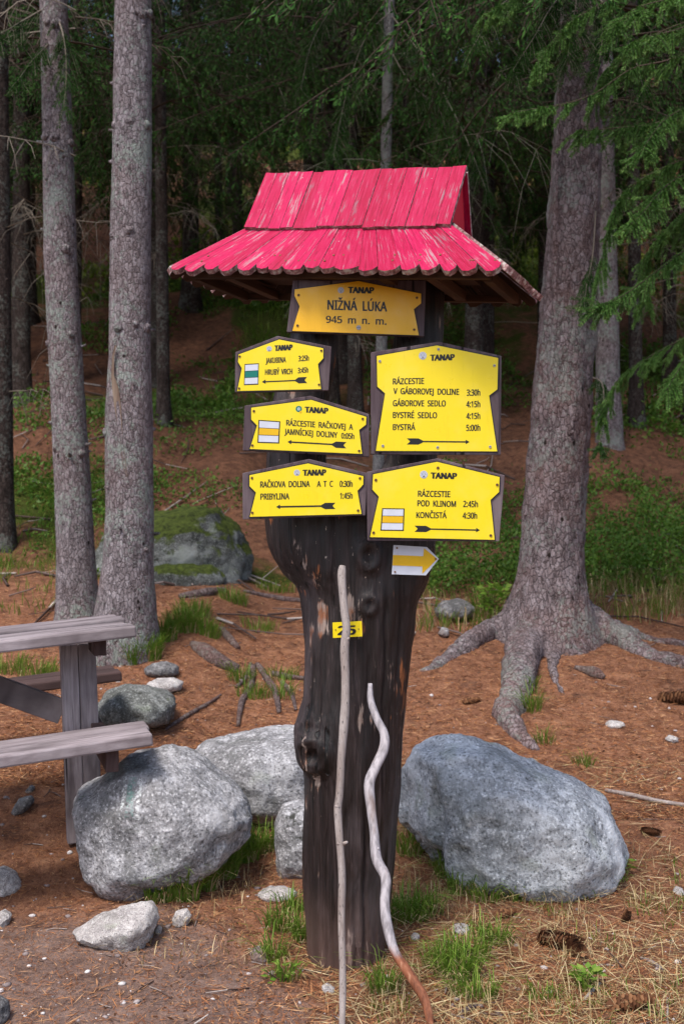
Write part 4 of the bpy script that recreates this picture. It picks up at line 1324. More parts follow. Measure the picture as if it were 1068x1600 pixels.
placed = []
R = random.Random(99)
tries = 0
while len(placed) < 105 and tries < 8000:
    tries += 1
    y = 12.5 + 35 * R.random() ** 1.3
    x = R.uniform(-.36, .36) * y * 1.25
    px = CX + x * F / y
    if 23 < y < 31: continue
    if y > 17 and 40 < px < 235: continue
    if y < 18 and (300 < px < 480 or 60 < px < 160): continue
    if min([math.hypot(x - a, y - b) for a, b in placed] + [9]) < 1.25 + (y - 13) * .02: continue
    placed.append((x, y))
    far_tree(x, y, R.choice((0, 1, 1, 2, 3)), R.uniform(.75, 1.25), R.uniform(0, 6.28))

for i in range(44):     # the wood goes on to both sides of the view
    y = R.uniform(10, 34); x = R.choice((-1, 1)) * y * R.uniform(.43, .85)
    if min([math.hypot(x - a, y - b) for a, b in placed]) < 1.6: continue
    placed.append((x, y))
    far_tree(x, y, R.choice((0, 1, 2, 3)), R.uniform(.8, 1.25), R.uniform(0, 6.28))

# ------------------------------------------------------------------ near spruce with branches hanging in from the right
def needle_twigs(tb, te, R, per=150, ln=.017, w_=.0013):
    """needles along twigs tb->te: returns quads and a per-quad tip flag"""
    n = len(tb)
    k = R.uniform(0, 1, (n, per))
    p = (tb[:, None] * (1 - k[..., None]) + te[:, None] * k[..., None]).reshape(-1, 3)
    d = np.repeat(nrmz(te - tb), per, 0)
    side = nrmz(np.cross(d, R.normal(size=p.shape)))
    dd = nrmz(d * .75 + side)
    s2 = nrmz(np.cross(dd, R.normal(size=p.shape)))
    l = ln * R.uniform(.7, 1.2, len(p))
    return quads(p, dd, s2, l, np.full(len(p), w_)), (k.ravel() > .7)

def branch_mesh(pix, D0, D1, R, ntw, tl=(.08, .22), hang=.75, per=230, ln=.0155, r0=.007, tipp=.3):
    q = resample([(*P(x, y, D0 + (D1 - D0) * i / (len(pix) - 1)),) for i, (x, y) in enumerate(pix)], 24)
    q = np.array(q)
    rr = np.linspace(r0, .002, 24)
    SP = [q[:-1]]; SQ = [q[1:]]; S0 = [rr[:-1]]; S1 = [rr[1:]]
    t = np.sort(R.uniform(.1, 1, ntw)); idx = t * 23
    i0 = np.minimum(idx.astype(int), 22); fr = (idx - i0)[:, None]
    tb = q[i0] * (1 - fr) + q[i0 + 1] * fr
    ax = nrmz(q[i0 + 1] - q[i0])
    sd = nrmz(np.cross(ax, np.array([[0, 0, 1.]])))
    sg = R.choice([-1, 1], ntw)[:, None]
    td = nrmz(ax * R.uniform(.4, 1, (ntw, 1)) + sd * sg * R.uniform(.2, .9, (ntw, 1)) + np.array([[0, 0, -1.]]) * R.uniform(.3, 1.2, (ntw, 1)) * hang)
    l = R.uniform(*tl, ntw)[:, None] * (1.15 - .5 * t[:, None])
    mid = tb + td * l * .5; end = mid + nrmz(td + np.array([[0, 0, -.45]])) * l * .5
    # side twiglets
    nb = int(ntw * .7); j = R.integers(0, ntw, nb)
    s_b = mid[j] * .6 + tb[j] * .4
    s_d = nrmz(td[j] + R.normal(size=(nb, 3)) * .55 + np.array([[0, 0, -.2]]))
    s_e = s_b + s_d * R.uniform(.05, .11, (nb, 1))
    qs, qe = q[:-1][8:], q[1:][8:]
    A_ = np.concatenate([tb, mid, s_b]); B_ = np.concatenate([mid, end, s_e])
    SP.append(A_); SQ.append(B_); S0.append(np.full(len(A_), .0018)); S1.append(np.full(len(A_), .0012))
    V, tip = needle_twigs(A_, B_, R, int(per * .75), ln)
    V3, tip3 = needle_twigs(qs, qe, R, 26, ln)
    isend = np.concatenate([np.zeros(ntw), np.ones(ntw), np.ones(nb)]) * (R.random(2 * ntw + nb) < tipp)
    tip = tip & (np.repeat(isend, int(per * .75)) > 0)
    V = np.concatenate([V, V3]); tip = np.concatenate([tip, tip3 & False])
    V2, Q2 = thin_tubes(tuple(np.concatenate(a) for a in (SP, SQ, S0, S1)))
    return V, tip, V2, Q2

def merge_branches(lst):
    VV = []; QQ = []; MM = []; n = 0
    for V, tip, V2, Q2 in lst:
        VV += [V, V2]
        QQ.append(np.arange(len(V)).reshape(-1, 4) + n); MM.append(np.where(tip, 1, 0)); n += len(V)
        QQ.append(Q2 + n); MM.append(np.full(len(Q2), 2)); n += len(V2)
    return npmesh(np.concatenate(VV), np.concatenate(QQ), np.concatenate(MM))

def hanging_spruce():
    R = np.random.default_rng(77)
    D = 6.0
    x = P(1235, 1100, D).x
    base = Vector((x, D, float(gz(x, D))))
    root = thing('spruce_tree', 'spruce whose fresh green branches hang into the picture from the right edge', 'tree', base)
    link('trunk', trunk_mesh(base, [(1240, 0, 40), (1235, 600, 46), (1235, 1150, 60)], 13, 18, 31, .05, .2, 10), mBARK2, root)
    br = [([(1235, 60), (1120, 70), (1040, 95), (985, 108), (930, 145), (880, 163), (835, 170), (800, 176)], 6.0, 5.0, 44, (.09, .2)),
          ([(1235, -10), (1150, 10), (1060, 45), (1010, 58), (985, 70)], 6.0, 4.9, 34, (.08, .2)),
          ([(1235, 130), (1140, 150), (1080, 165), (1040, 185), (1015, 215), (1000, 240)], 6.0, 4.9, 40, (.09, .22)),
          ([(1235, 240), (1140, 245), (1085, 265), (1040, 290), (1005, 330), (985, 350)], 6.0, 4.8, 44, (.09, .24)),
          ([(1235, 330), (1150, 350), (1085, 380), (1030, 420), (975, 460), (940, 478)], 6.0, 5.0, 48, (.1, .24)),
          ([(1235, 420), (1160, 450), (1110, 500), (1070, 560), (1040, 610)], 6.0, 5.3, 40, (.1, .25)),
          ([(1235, 100), (1120, 140), (1030, 190), (960, 200), (900, 205)], 6.0, 5.6, 44, (.1, .25)),
          ([(1235, 200), (1130, 230), (1040, 260), (975, 300), (950, 360), (935, 430)], 6.0, 5.9, 52, (.1, .28)),
          ([(1235, -60), (1100, -40), (1000, -20), (930, 10), (880, 45), (835, 105)], 6.0, 5.6, 50, (.1, .25)),
          ([(1235, -120), (1100, -110), (980, -80), (880, -45), (800, 0), (760, 20)], 6.0, 6.0, 54, (.12, .3)),
          ([(1235, -60), (1150, -40), (1080, -10), (1000, 10), (960, 40)], 6.0, 5.2, 44, (.1, .26)),
          ([(1235, -20), (1110, 20), (1010, 60), (955, 100), (930, 150)], 6.0, 6.3, 44, (.12, .3)),
          ([(1235, 200), (1120, 300), (1060, 340), (1010, 400), (1005, 480)], 6.0, 6.3, 54, (.12, .3)),
          ([(1235, 380), (1140, 470), (1080, 520), (1010, 560), (960, 600), (940, 660)], 6.0, 6.4, 40, (.1, .25))]
    ms = merge_branches([branch_mesh(p, d0, d1, R, int(n * 1.25), tl) for p, d0, d1, n, tl in br])
    off = base
    ms.transform(Matrix.Translation(-off))
    for m in (mNEEDF, mTIP, mTWIG): ms.materials.append(m)
    o = bpy.data.objects.new('crown', ms); COL.objects.link(o); o.parent = root
    up = spruce_crown(611, 4.6, 12, 2.0, 50); up.materials.append(mNEED); up.materials.append(mTWIG)
    o = bpy.data.objects.new('upper_crown', up); COL.objects.link(o); o.parent = root; o.location = (0, 0, -base.z + .3)
hanging_spruce()

def live_branches():
    """low live branches on two trunks: parts of those trees"""
    R = np.random.default_rng(78)
    sets = {'thinner grey spruce': [([(84, 60), (70, 75), (50, 95), (25, 130)], 6.9, 6.5, 22, (.1, .24)), ([(88, 20), (100, 60), (104, 110), (100, 170)], 6.85, 6.6, 24, (.1, .26)), ([(75, 10), (40, 30), (5, 50), (-30, 60)], 6.9, 6.4, 26, (.12, .3))],
            'massive brown': [([(905, -30), (865, 5), (835, 55), (800, 110)], 6.8, 6.2, 60, (.12, .32)), ([(905, -30), (950, 15), (985, 75), (1005, 140)], 6.8, 6.2, 60, (.12, .32)), ([(905, -50), (900, 0), (892, 45), (886, 90)], 6.7, 6.4, 60, (.12, .34)), ([(905, -60), (840, -30), (780, 10), (740, 70)], 6.8, 6.0, 60, (.12, .34)), ([(910, -40), (930, 0), (940, 50), (935, 100)], 6.7, 6.4, 50, (.12, .34)), ([(925, 590), (940, 600), (942, 640), (935, 700)], 6.9, 6.6, 26, (.1, .2)), ([(930, 330), (925, 400), (915, 450), (912, 480)], 6.85, 6.6, 18, (.1, .22))],
            'slim pale': [([(608, 20), (570, 60), (540, 150), (520, 250)], 10, 9, 60, (.2, .45)), ([(608, 20), (660, 90), (720, 200), (760, 300)], 10, 9, 70, (.2, .5)), ([(608, -30), (540, -10), (490, 60), (470, 140)], 10, 9.2, 50, (.2, .45)), ([(600, 60), (640, 130), (690, 180), (700, 290)], 10, 9.4, 50, (.2, .5))]}
    for o in list(COL.objects):
        lab = o.get('label', '')
        for k, v in sets.items():
            if lab.startswith(k):
                ms = merge_branches([branch_mesh(p, d0, d1, R, n, tl, .9, 120, .019 if d0 < 8 else .03, .008, .08) for p, d0, d1, n, tl in v])
                ms.transform(Matrix.Translation(-o.location))
                for m in (mNEED, mNEED, mDEAD): ms.materials.append(m)
                c = bpy.data.objects.new('low_branches', ms); COL.objects.link(c); c.parent = o
live_branches()

# ------------------------------------------------------------------ scar on the thicker left trunk
def scar():
    tr = [o for o in COL.objects if o.get('label', '').startswith('thicker grey')][0]
    D = 6.3
    mb = MB()
    L_ = [(186, 545), (182, 560), (180, 590), (182, 610), (186, 640), (194, 680), (200, 730), (206, 745)]
    Rr = [(190, 545), (192, 565), (194, 590), (196, 605), (200, 640), (208, 680), (206, 730), (209, 745)]
    tc = {y: c for y, c in ((545, 203), (745, 202))}
    n = len(L_)
    for i in range(n):
        pass
    V = []
    for (xl, y), (xr, _) in zip(L_, Rr):
        for t in np.linspace(0, 1, 5):
            xr2 = xl + (xr - xl) * (.62 + .25 * math.sin(y * .21))
            x = xl + (xr2 - xl) * t
            rad = 36.0
            dx = min(.97, abs(x - 202.5) / rad)
            dep = math.sqrt(1 - dx * dx) * rad * D / F
            p = P(x, y, D); p.y = D - dep - .006 + .006 * math.sin(t * math.pi) + .004 * noise.noise(p * 30)
            V.append(p)
    Fc = [[i * 5 + k, i * 5 + k + 1, i * 5 + k + 6, i * 5 + k + 5] for i in range(n - 1) for k in range(4)]
    mb.add(V, Fc)
    mb.build('bark_scar', [m_wood('scar_wood', (.16, .105, .075), (.31, .24, .18), (.09, .05, .04), False)], tr, smooth=True)
scar()

# ------------------------------------------------------------------ undergrowth, grass, litter
def undergrowth():
    R = np.random.default_rng(5)
    P0 = []; S = []; HT = []
    def zone(x0, x1, y0, y1, n, size, ht, thr=-.1, s=7):
        x = R.uniform(x0, x1, n); y = R.uniform(y0, y1, n)
        m = vnoise(x * 1.1, y * 1.1, s) + .4 * vnoise(x * 4, y * 4, s + 1) + R.normal(size=n) * .07
        k = m > thr
        x, y, m = x[k], y[k], m[k]
        hh = np.clip((m - thr) * 2.2, .15, 1) * ht
        z = gz(x, y) + hh * R.random(len(x)) ** .6
        P0.append(np.stack([x, y, z], 1)); S.append(np.full(len(x), size))
    zone(.65, 4.2, 8.0, 10.4, 34000, .036, .5, -.12)
    zone(.3, 6, 13, 20, 26000, .06, .5, 0)
    zone(-2.6, .2, 8.8, 13, 12000, .04, .2, .12, 15)
    zone(.4, 4.5, 10.2, 13.5, 12000, .045, .22, .08, 17)
    zone(2.2, 6, 11.8, 15, 9000, .06, .55, -.05)
    zone(-1.5, -.2, 12.5, 18, 14000, .055, .5, -.05)
    zone(-4, -1.3, 12.5, 19, 24000, .05, .35, .07)
    zone(-3.6, -1.7, 8, 12, 11000, .045, .3, 0)
    p = np.concatenate(P0); s = np.concatenate(S)
    n = len(p)
    d = nrmz(R.normal(size=(n, 3)) + np.array([[0, -.3, .5]]))
    sd = nrmz(np.cross(d, R.normal(size=(n, 3)) + np.array([[0, -.5, 1.5]])))
    V = quads(p, d, sd, s * R.uniform(.7, 1.3, n), s * .28)
    o = link('undergrowth', qmesh(V), mLEAF, smooth=False)
    tag(o, 'green bilberry and fern cover in patches over the forest floor', 'undergrowth', kind='stuff')
    n = 42000  # far plants: leaf colour brightened to stand in for sunlit patches on the slope
    x = R.uniform(-10, 10, n); y = R.uniform(17, 36, n)
    m = vnoise(x * .5, y * .4, 71) + .4 * vnoise(x * 2, y * 2, 72)
    k = m > .02; x, y, m = x[k], y[k], m[k]; n = len(x)
    p = np.stack([x, y, gz(x, y) + np.clip(m * 1.4, .05, .5) * R.random(n) ** .6], 1)
    d = nrmz(R.normal(size=(n, 3)) + np.array([[0, -.5, .8]])); sd = nrmz(np.cross(d, R.normal(size=(n, 3)) + np.array([[0, -.5, 1.5]])))
    tag(link('sun_tinted_undergrowth', qmesh(quads(p, d, sd, R.uniform(.07, .14, n), R.uniform(.025, .04, n))), m_leaf('sun_tinted_green_leaves', (.12, .2, .015), (.26, .34, .04), .7, .3), smooth=False),
        'yellow green low plants far up the forest slope, brightened in colour as if sunlit', 'undergrowth', kind='stuff')
undergrowth()

def blades(R, cx, cy, rx, ry, n, ht, w_=.0022, lean=.5, flat=False):
    a = R.uniform(0, 6.283, n); rr = np.sqrt(R.random(n))
    x = cx + np.cos(a) * rr * rx; y = cy + np.sin(a) * rr * ry
    b = np.stack([x, y, gz(x, y) - .004], 1)
    az = a + R.normal(size=n) * .9
    o = np.stack([np.cos(az), np.sin(az), np.zeros(n)], 1)
    h = ht * R.uniform(.45, 1.1, n)[:, None]
    ln = lean * R.uniform(.2, 1.3, n)[:, None]
    sd = np.stack([-o[:, 1], o[:, 0], np.zeros(n)], 1) * .6 + np.array([[.5, 0, 0]])
    sd = nrmz(sd) * w_
    up = np.array([[0, 0, 1.]])
    m1 = b + up * h * .5 + o * h * ln * .25
    m2 = b + up * h * .82 + o * h * ln * .65
    e = b + up * h * (1 - .25 * ln) + o * h * ln * 1.15
    V = np.stack([b - sd, b + sd, m1 + sd * .9, m1 - sd * .9, m2 + sd * .6, m2 - sd * .6, e + sd * .12, e - sd * .12], 1).reshape(-1, 3)
    i = np.arange(n)[:, None] * 8
    Q = np.concatenate([i + np.array([[0, 1, 2, 3]]), i + np.array([[3, 2, 4, 5]]), i + np.array([[5, 4, 6, 7]])], 0)
    return V, Q
def stack(parts):
    n = 0; VV = []; QQ = []
    for V, Q in parts: VV.append(V); QQ.append(Q + n); n += len(V)
    return npmesh(np.concatenate(VV), np.concatenate(QQ))

def grass():
    R = np.random.default_rng(9)
    gr = []; dr = []
    def tuft(px, py, wpx, hpx, n, ht, dry=.25, lean=.6):
        g = G(px, py); k = g.y / F
        gr.append(blades(R, g.x, g.y, wpx * k, hpx * k * 3, int(n * (1 - dry) * 1.3), ht * 1.3, .0024, lean))
        dr.append(blades(R, g.x, g.y, wpx * k, hpx * k * 3, int(n * dry), ht * .8, .002, lean * 1.3))
    # along the foot of the rounded boulder
    for (x, y, w_, n, h) in [(255, 1405, 22, 220, .11), (285, 1405, 26, 330, .13), (315, 1390, 24, 320, .13), (345, 1370, 26, 260, .11), (380, 1345, 26, 200, .10), (410, 1330, 24, 160, .1), (240, 1408, 12, 80, .08)]:
        tuft(x, y, w_, 5, n, h)
    for (x, y, w_, n, h) in [(230, 1030, 22, 380, .13), (208, 1035, 16, 240, .11), (255, 1000, 22, 300, .13), (285, 985, 24, 300, .12), (320, 990, 24, 260, .1), (300, 960, 30, 220, .1), (365, 940, 26, 180, .09), (60, 1060, 30, 140, .1), (20, 1050, 25, 110, .09), (430, 925, 30, 160, .08), (340, 880, 30, 160, .1), (405, 985, 30, 120, .07), (120, 1000, 40, 160, .09), (395, 1090, 26, 120, .07), (440, 1060, 26, 100, .07)]:
        tuft(x, y, w_, 5, n, h, .3)
    for (x, y, w_, n, h) in [(440, 1455, 26, 110, .09), (455, 1425, 20, 70, .08), (425, 1500, 24, 90, .08), (445, 1530, 22, 70, .07), (470, 1470, 10, 60, .1),
                             (640, 1440, 30, 170, .1), (665, 1430, 26, 120, .09), (715, 1530, 34, 240, .09), (690, 1510, 30, 170, .08), (730, 1500, 34, 150, .08), (770, 1475, 30, 120, .08),
                             (600, 1550, 26, 110, .09), (740, 1560, 34, 130, .07), (655, 1310, 18, 130, .12), (640, 1335, 20, 110, .11), (700, 1370, 18, 90, .1), (850, 1560, 30, 60, .05), (910, 1545, 12, 40, .06),
                             (960, 1375, 18, 60, .07), (830, 1110, 14, 90, .12), (825, 1080, 12, 60, .1), (850, 1160, 16, 60, .07), (910, 1195, 16, 50, .06), (760, 960, 24, 90, .2), (430, 1240, 26, 80, .08), (460, 1235, 20, 80, .07),
                             (375, 1065, 20, 90, .1), (440, 1090, 20, 70, .1), (865, 1350, 26, 40, .06), (800, 1405, 30, 90, .07), (720, 1395, 24, 110, .09), (760, 1408, 26, 100, .08), (850, 1405, 30, 90, .06), (900, 1398, 26, 90, .06), (945, 1385, 20, 70, .06), (690, 1350, 16, 90, .1)]:
        tuft(x, y, w_, 5, n, h, .42, .8)
    # grassy bank behind the big roots
    for _ in range(60):
        x = R.uniform(1.5, 3.6); y = R.uniform(7.3, 8.6)
        dr.append(blades(R, x, y, .16, .12, 22, .22, .003, .8)); gr.append(blades(R, x, y, .16, .12, 18, .2, .003, .7))
    for _ in range(30):
        x = R.uniform(.5, 1.4); y = R.uniform(7.0, 8.2)
        dr.append(blades(R, x, y, .14, .1, 12, .16, .003, .8)); gr.append(blades(R, x, y, .14, .1, 18, .14, .003, .7))
    # long forest grass left, in the shade
    for _ in range(70):
        x = R.uniform(-3.2, -1.8); y = R.uniform(7.2, 11)
        gr.append(blades(R, x, y, .2, .16, 30, .11, .003, .9))
    for _ in range(24):
        x = R.uniform(-1.4, -.3); y = R.uniform(12, 17.5)
        gr.append(blades(R, x, y, .3, .25, 20, .28, .006, .9))
    # thin dry grass over the right foreground
    for _ in range(150):
        x = R.uniform(.05, 1.35); y = R.uniform(2.9, 4.3)
        if math.hypot(x - .0, y - 3.45) < .25: continue
        dr.append(blades(R, x, y, .07, .05, 14, .07, .0013, 1.5))
        if R.random() < .55 and vnoise(x * 3, y * 3, 66) > -.05: gr.append(blades(R, x, y, .06, .05, 12, .055, .0017, 1.0))
    for _ in range(50):
        x = R.uniform(-.7, .0); y = R.uniform(3.35, 4.4)
        dr.append(blades(R, x, y, .06, .05, 9, .06, .0013, 1.5))
    tag(link('grass', stack(gr), mGRASS, smooth=False), 'green grass growing in tufts round the boulders and the post', 'grass', kind='stuff')
    tag(link('dry_grass', stack(dr), mDRY, smooth=False), 'dry straw coloured grass among the green tufts', 'grass', kind='stuff')
grass()

def litter():
    R = np.random.default_rng(13)
    def lay(n, x0, x1, y0, y1, l0, l1, w_, keep=None, tilt=.18):
        y = y0 + (y1 - y0) * R.random(n) ** 1.5; x = R.uniform(x0, x1, n) * (y / 4.0)
        if keep is not None:
            k = keep(x, y) > R.random(n); x, y = x[k], y[k]
        m = len(x); a = R.uniform(0, 6.283, m)
        p = np.stack([x, y, gz(x, y) + R.uniform(.001, .006, m)], 1)
        d = nrmz(np.stack([np.cos(a), np.sin(a), R.normal(size=m) * tilt + .1], 1))
        s = nrmz(np.cross(d, np.array([[0, 0, 1.]]) + R.normal(size=(m, 3)) * .4))
        return quads(p, d, s, R.uniform(l0, l1, m), np.full(m, w_))
    bare = lambda x, y: 1 - .72 * sstep(.1, -.5, x) * sstep(4.2, 3.4, y)
    V = np.concatenate([lay(110000, -1.7, 1.7, 2.75, 7.5, .012, .03, .0011, bare), lay(14000, -1.7, 1.7, 2.75, 7.5, .03, .08, .0013, bare), lay(60000, -1.7, 1.7, 4.6, 10.5, .025, .05, .0019)])
    tag(link('fallen_needles', qmesh(V), mLIT, smooth=False), 'rust brown layer of fallen spruce needles on the forest floor', 'needles', kind='stuff')
    V = lay(4200, -.1, 1.5, 2.8, 5.2, .05, .16, .0013, None, .12)
    tag(link('straw_litter', qmesh(V), mDRY, smooth=False), 'pale dead grass stalks lying flat over the ground right of the post', 'straw', kind='stuff')
    # gravel
    n = 900
    y = 2.8 + 3.5 * R.random(n) ** 1.4; x = R.uniform(-1.3, 1.5, n) * y / 4
    vs, fs = [], []
    ico = bmesh.new(); bmesh.ops.create_icosphere(ico, subdivisions=1, radius=1)
    iv = np.array([v.co for v in ico.verts]); ff = np.array([[v.index for v in f.verts] for f in ico.faces]); ico.free()
    VV = []; QQ = []
    for i in range(n):
        r = .0035 + .011 * R.random() ** 4
        s = np.array([1, R.uniform(.6, 1), R.uniform(.4, .7)]) * r
        q = iv * (1 + R.normal(size=(len(iv), 1)) * .16) * s; a = R.uniform(0, 6.28); c, s_ = math.cos(a), math.sin(a)
        q = q @ np.array([[c, s_, 0], [-s_, c, 0], [0, 0, 1]])
        VV.append(q + np.array([x[i], y[i], float(gz(x[i], y[i])) + r * .15])); QQ.append(ff + i * len(iv))
    tag(link('gravel', npmesh(np.concatenate(VV), np.concatenate(QQ)), mGRAV, smooth=False), 'small gravel chips scattered over dirt and needles', 'gravel', kind='stuff')
    # short dead twigs
    n = 420
    y = 2.8 + 5.5 * R.random(n) ** 1.3; x = R.uniform(-1.1, 1.7, n) * y / 4
    a = R.uniform(0, 6.28, n); l = R.uniform(.03, .14, n)[:, None]
    p = np.stack([x, y, gz(x, y) + .004], 1); d = np.stack([np.cos(a), np.sin(a), R.normal(size=n) * .08], 1)
    m = p + d * l * .5 + R.normal(size=(n, 3)) * .004; e = m + nrmz(d + R.normal(size=(n, 3)) * [.25, .25, .08]) * l * .5
    rr = R.uniform(.0012, .0032, n)
    n2 = 260
    y = R.uniform(7, 16, n2); x = R.uniform(-.33, .33, n2) * y; a = R.uniform(0, 6.28, n2); l = R.uniform(.15, .9, n2)[:, None]
    d = np.stack([np.cos(a), np.sin(a) * .8, np.zeros(n2)], 1)
    def on(q, h): return np.stack([q[:, 0], q[:, 1], gz(q[:, 0], q[:, 1]) + h], 1)
    p2 = on(np.stack([x, y, x], 1), .01); m2 = on(p2 + d * l * .5 + R.normal(size=(n2, 3)) * .03, .03); e2 = on(m2 + d * l * .5 + R.normal(size=(n2, 3)) * .06, .015)
    r2 = R.uniform(.004, .014, n2)
    p, m, e, rr = np.concatenate([p, p2]), np.concatenate([m, m2]), np.concatenate([e, e2]), np.concatenate([rr, r2])
    V2, Q2 = thin_tubes((np.concatenate([p, m]), np.concatenate([m, e]), np.concatenate([rr, rr * .85]), np.concatenate([rr * .85, rr * .5])))
    tag(link('twig_litter', npmesh(V2, Q2), m_litter('twig_litter_bark', [(0, (.05, .03, .025)), (.6, (.14, .1, .09)), (1, (.42, .37, .34))]), smooth=False), 'short broken twigs scattered over the needle covered ground', 'twigs', kind='stuff')
    # bark crumbs and cone scales
    n = 3200
    y = 2.8 + 5.5 * R.random(n) ** 1.3; x = R.uniform(-.9, 1.6, n) * y / 4
    a = R.uniform(0, 6.28, n)
    p = np.stack([x, y, gz(x, y) + .003], 1); d = nrmz(np.stack([np.cos(a), np.sin(a), R.normal(size=n) * .3], 1)); s = nrmz(np.cross(d, np.array([[0, 0, 1.]]) + R.normal(size=(n, 3)) * .5))
    V = quads(p, d, s, R.uniform(.01, .03, n), R.uniform(.003, .007, n))
    tag(link('bark_crumbs', qmesh(V), mCONE, smooth=False), 'dark bark crumbs and cone scales strewn on the ground', 'bark crumbs', kind='stuff')
litter()

# ------------------------------------------------------------------ cones, twigs, roots and other small things
def cone_mesh(L_, seed):
    R = np.random.default_rng(seed)
    V = []; Q = []
    n = 120
    core = MB()
    for i in range(n):
        t = (i + .5) / n; a = i * 2.39996
        z = (t - .5) * L_; r = .30 * L_ * math.sin(math.pi * (.12 + .84 * t)) ** .8 * .55
        o = np.array([math.cos(a), math.sin(a), 0]); sd = np.array([-math.sin(a), math.cos(a), 0]); up = np.array([0, 0, 1.])
        b = o * r * .55 + up * z; l = .17 * L_ * (1 - .4 * t); w_ = .075 * L_
        tip = b + (o * .75 + up * .55) * l
        V += [b - sd * w_ * .6, b + sd * w_ * .6, (b + tip) / 2 + sd * w_, tip + sd * w_ * .5, tip - sd * w_ * .5, (b + tip) / 2 - sd * w_]
        Q.append([6 * i + k for k in range(6)])
    me = pymesh(V, Q)
    vv, ff = tube([(0, 0, -L_ * .48), (0, 0, -L_ * .2), (0, 0, L_ * .2), (0, 0, L_ * .47)], [L_ * .05, L_ * .12, L_ * .11, L_ * .03], 8)
    nv = len(V)
    return pymesh(list(V) + [tuple(v) for v in vv], Q + [[i + nv for i in f] for f in ff])
CONES = [(872, 1482, .15, 1.0, 'upright lying of two large open cones side by side in the dry grass'),
         (894, 1490, .14, .25, 'right one of two large open cones side by side in the dry grass'),
         (714, 1391, .09, 1.45, 'reddish cone lying just below the foot of the blue grey boulder'),
         (786, 1436, .09, 2.0, 'dark cone lying between the boulder and the pair of large cones'),
         (977, 1442, .08, .3, 'brown cone standing up from the needles right of the large pair'),
         (980, 1580, .13, 1.7, 'long cone lying at the bottom near the pale twig'),
         (735, 1100, .10, 1.9, 'cone on brown needles left of the forking root'),
         (1055, 1100, .2, 1.2, 'large dark cone at the right photo edge on the needle slope'),
         (1015, 1305, .09, .8, 'cone half buried in needles right of the blue grey boulder'),
         (938, 1255 + 10, .08, 1.5, 'orange brown cone behind the upper right shoulder of the boulder')]
for i, (px, py, L_, az, lab) in enumerate(CONES):
    g = G(px, py)
    me = cone_mesh(L_, i); me.materials.append(mCONE)
    o = bpy.data.objects.new('pine_cone', me); COL.objects.link(o)
    o.location = g + Z * (L_ * .17)
    o.rotation_euler = (math.radians(84 if i not in (4,) else 30), 0, az)
    tag(o, lab, 'pine cone', 'fallen spruce cones')

def ground_tube(label, pix, mat_, name, cat, lift=.5, wob=.15, n=24, group=None):
    q = []
    for (px, py, wpx) in pix:
        g = G(px, py); r = wpx / 2 * g.y / F
        q.append((g.x, g.y, g.z + r * lift, r))
    q = resample(q, n)
    vv, ff = tube([p[:3] for p in q], [max(.0012, p[3]) for p in q], 9, wob=wob, seed=len(label))
    o = MB().add(vv, ff).build(name, [mat_], None, Vector(q[0][:3]), smooth=True)
    return tag(o, label, cat, group)
ground_tube('short whitish twig beside a green sprout, lower right', [(912, 1565, 5), (924, 1552, 6), (936, 1540, 5)], mSTICK, 'twig', 'twig', .8)
ground_tube('pale upright looking twig at the bottom right', [(1041, 1562, 4), (1042, 1582, 4), (1042, 1610, 4)], mSTICK, 'twig', 'twig', .8)
ground_tube('long thin pale branch lying on the slope right of the boulder', [(945, 1238, 6), (985, 1246, 8), (1030, 1256, 7), (1080, 1262, 6)], mSTICK, 'branch', 'branch', .8)
ground_tube('pale stick lying near the right edge, above the long cone', [(1000, 1500, 5), (1018, 1508, 6), (1036, 1518, 4)], mSTICK, 'twig', 'twig', .8)
ground_tube('small light twig in the grass, left of the pair of cones', [(930, 1512, 3), (945, 1510, 4), (960, 1511, 3)], mSTICK, 'twig', 'twig', .8)
ground_tube('dark twig by the bottom edge near the red brown stick end', [(718, 1590, 9), (730, 1583, 11), (742, 1574, 8)], mROOT, 'twig', 'twig', .6)
ground_tube('thin dark fork of a fallen branch on the needles left of the post', [(258, 1142, 4), (290, 1122, 7), (320, 1105, 6), (345, 1088, 4)], mROOT, 'branch', 'branch', .7)
ground_tube('dark dead root log lying on the slope left of the post', [(300, 1008, 10), (315, 1020, 24), (340, 1038, 26), (372, 1050, 16)], mROOT, 'log', 'log', .4)
ground_tube('dark root piece above the log, left of the post', [(345, 985, 10), (358, 1000, 14), (372, 1015, 9)], mROOT, 'log', 'log', .4)
ground_tube('thin root crossing the slope behind the post shoulder', [(380, 925, 6), (420, 934, 9), (462, 940, 8), (520, 944, 6)], mROOT, 'root', 'root', .4)
ground_tube('short dark log on the slope beyond the grass, left of the post', [(280, 935, 10), (320, 930, 16), (350, 925, 10)], mROOT, 'log', 'log', .4)
ground_tube('grey knotty root stub on the slope right of the big tree', [(898, 1045, 8), (915, 1052, 14), (930, 1058, 20), (942, 1062, 9)], mROOT, 'root', 'root', .5)
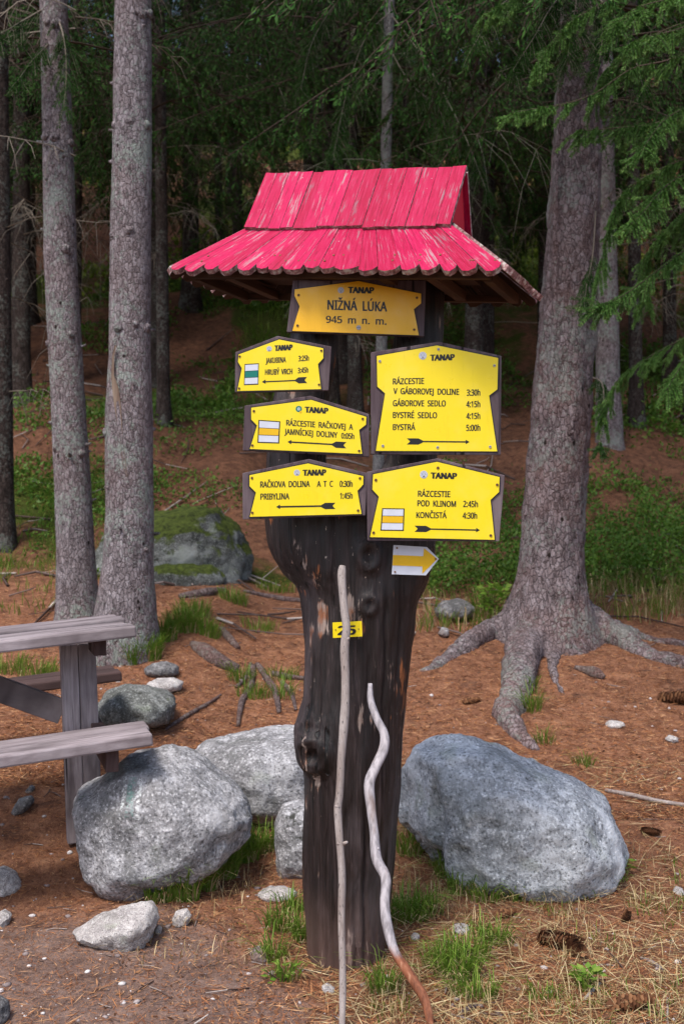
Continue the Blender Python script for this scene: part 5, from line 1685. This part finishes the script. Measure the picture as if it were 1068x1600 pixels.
def stump():
    base = G(410, 1115)
    root = thing('tree_stump', 'broken old stump with splayed dark roots just left of the post', 'stump', base)
    for k, pix in enumerate([[(395, 1045, 12), (392, 1075, 14), (378, 1100, 13), (372, 1135, 8)], [(402, 1040, 10), (415, 1060, 14), (430, 1085, 14), (436, 1115, 9)],
                [(392, 1040, 9), (386, 1058, 10), (370, 1075, 7)], [(425, 1055, 12), (448, 1060, 12), (475, 1062, 8)], [(440, 1068, 9), (455, 1085, 10), (462, 1110, 6)]]):
        D0 = base.y
        q = []
        for (px, py, wpx) in pix:
            g = G(px, py); r = wpx / 2 * g.y / F
            q.append((g.x, g.y - .01, g.z + r * .5, r * .75))
        q = resample(q, 16)
        vv, ff = tube([p[:3] for p in q], [p[3] for p in q], 9, wob=.3, seed=k)
        MB().add(vv, ff).build('stump_root', [mROOT], root, smooth=True)
stump()

# small green plant by the twig, and a leafy sapling behind the left root
def sprout(label, px, py, n, size, ht, spread, seed):
    R = np.random.default_rng(seed)
    g = G(px, py)
    root = thing('seedling', label, 'plant', g)
    a = R.uniform(0, 6.283, n); z = R.random(n) ** .7 * ht
    p = np.stack([np.cos(a) * spread * R.random(n), np.sin(a) * spread * R.random(n), z], 1) + np.array(g)
    d = nrmz(np.stack([np.cos(a), np.sin(a), R.uniform(-.2, .7, n)], 1)); s = nrmz(np.cross(d, np.array([[0, 0, 1.]]) + R.normal(size=(n, 3)) * .4))
    link('leaves', qmesh(quads(p, d, s, R.uniform(.7, 1.3, n) * size, R.uniform(.3, .4, n) * size)), mGRASS, root, smooth=False)
    st = np.array([g + Vector((R.normal() * .1 * spread, R.normal() * .1 * spread, 0)) for _ in range(6)])
    V2, Q2 = thin_tubes((np.tile(np.array(g), (6, 1)), np.stack([p[i] for i in range(6)]), np.full(6, .002), np.full(6, .001)))
    link('stem', npmesh(V2, Q2), mTWIG, root)
sprout('bright green sprout beside the whitish twig in the foreground', 918, 1545, 40, .03, .05, .035, 1)
sprout('leafy green plant behind the left root of the big tree', 772, 965, 160, .05, .22, .1, 2)
sprout('low green weed against the left side of the post foot', 440, 1535, 34, .02, .05, .06, 3)
sprout('weed with broad leaves at the right end of the blue grey boulder', 965, 1368, 40, .03, .07, .05, 4)
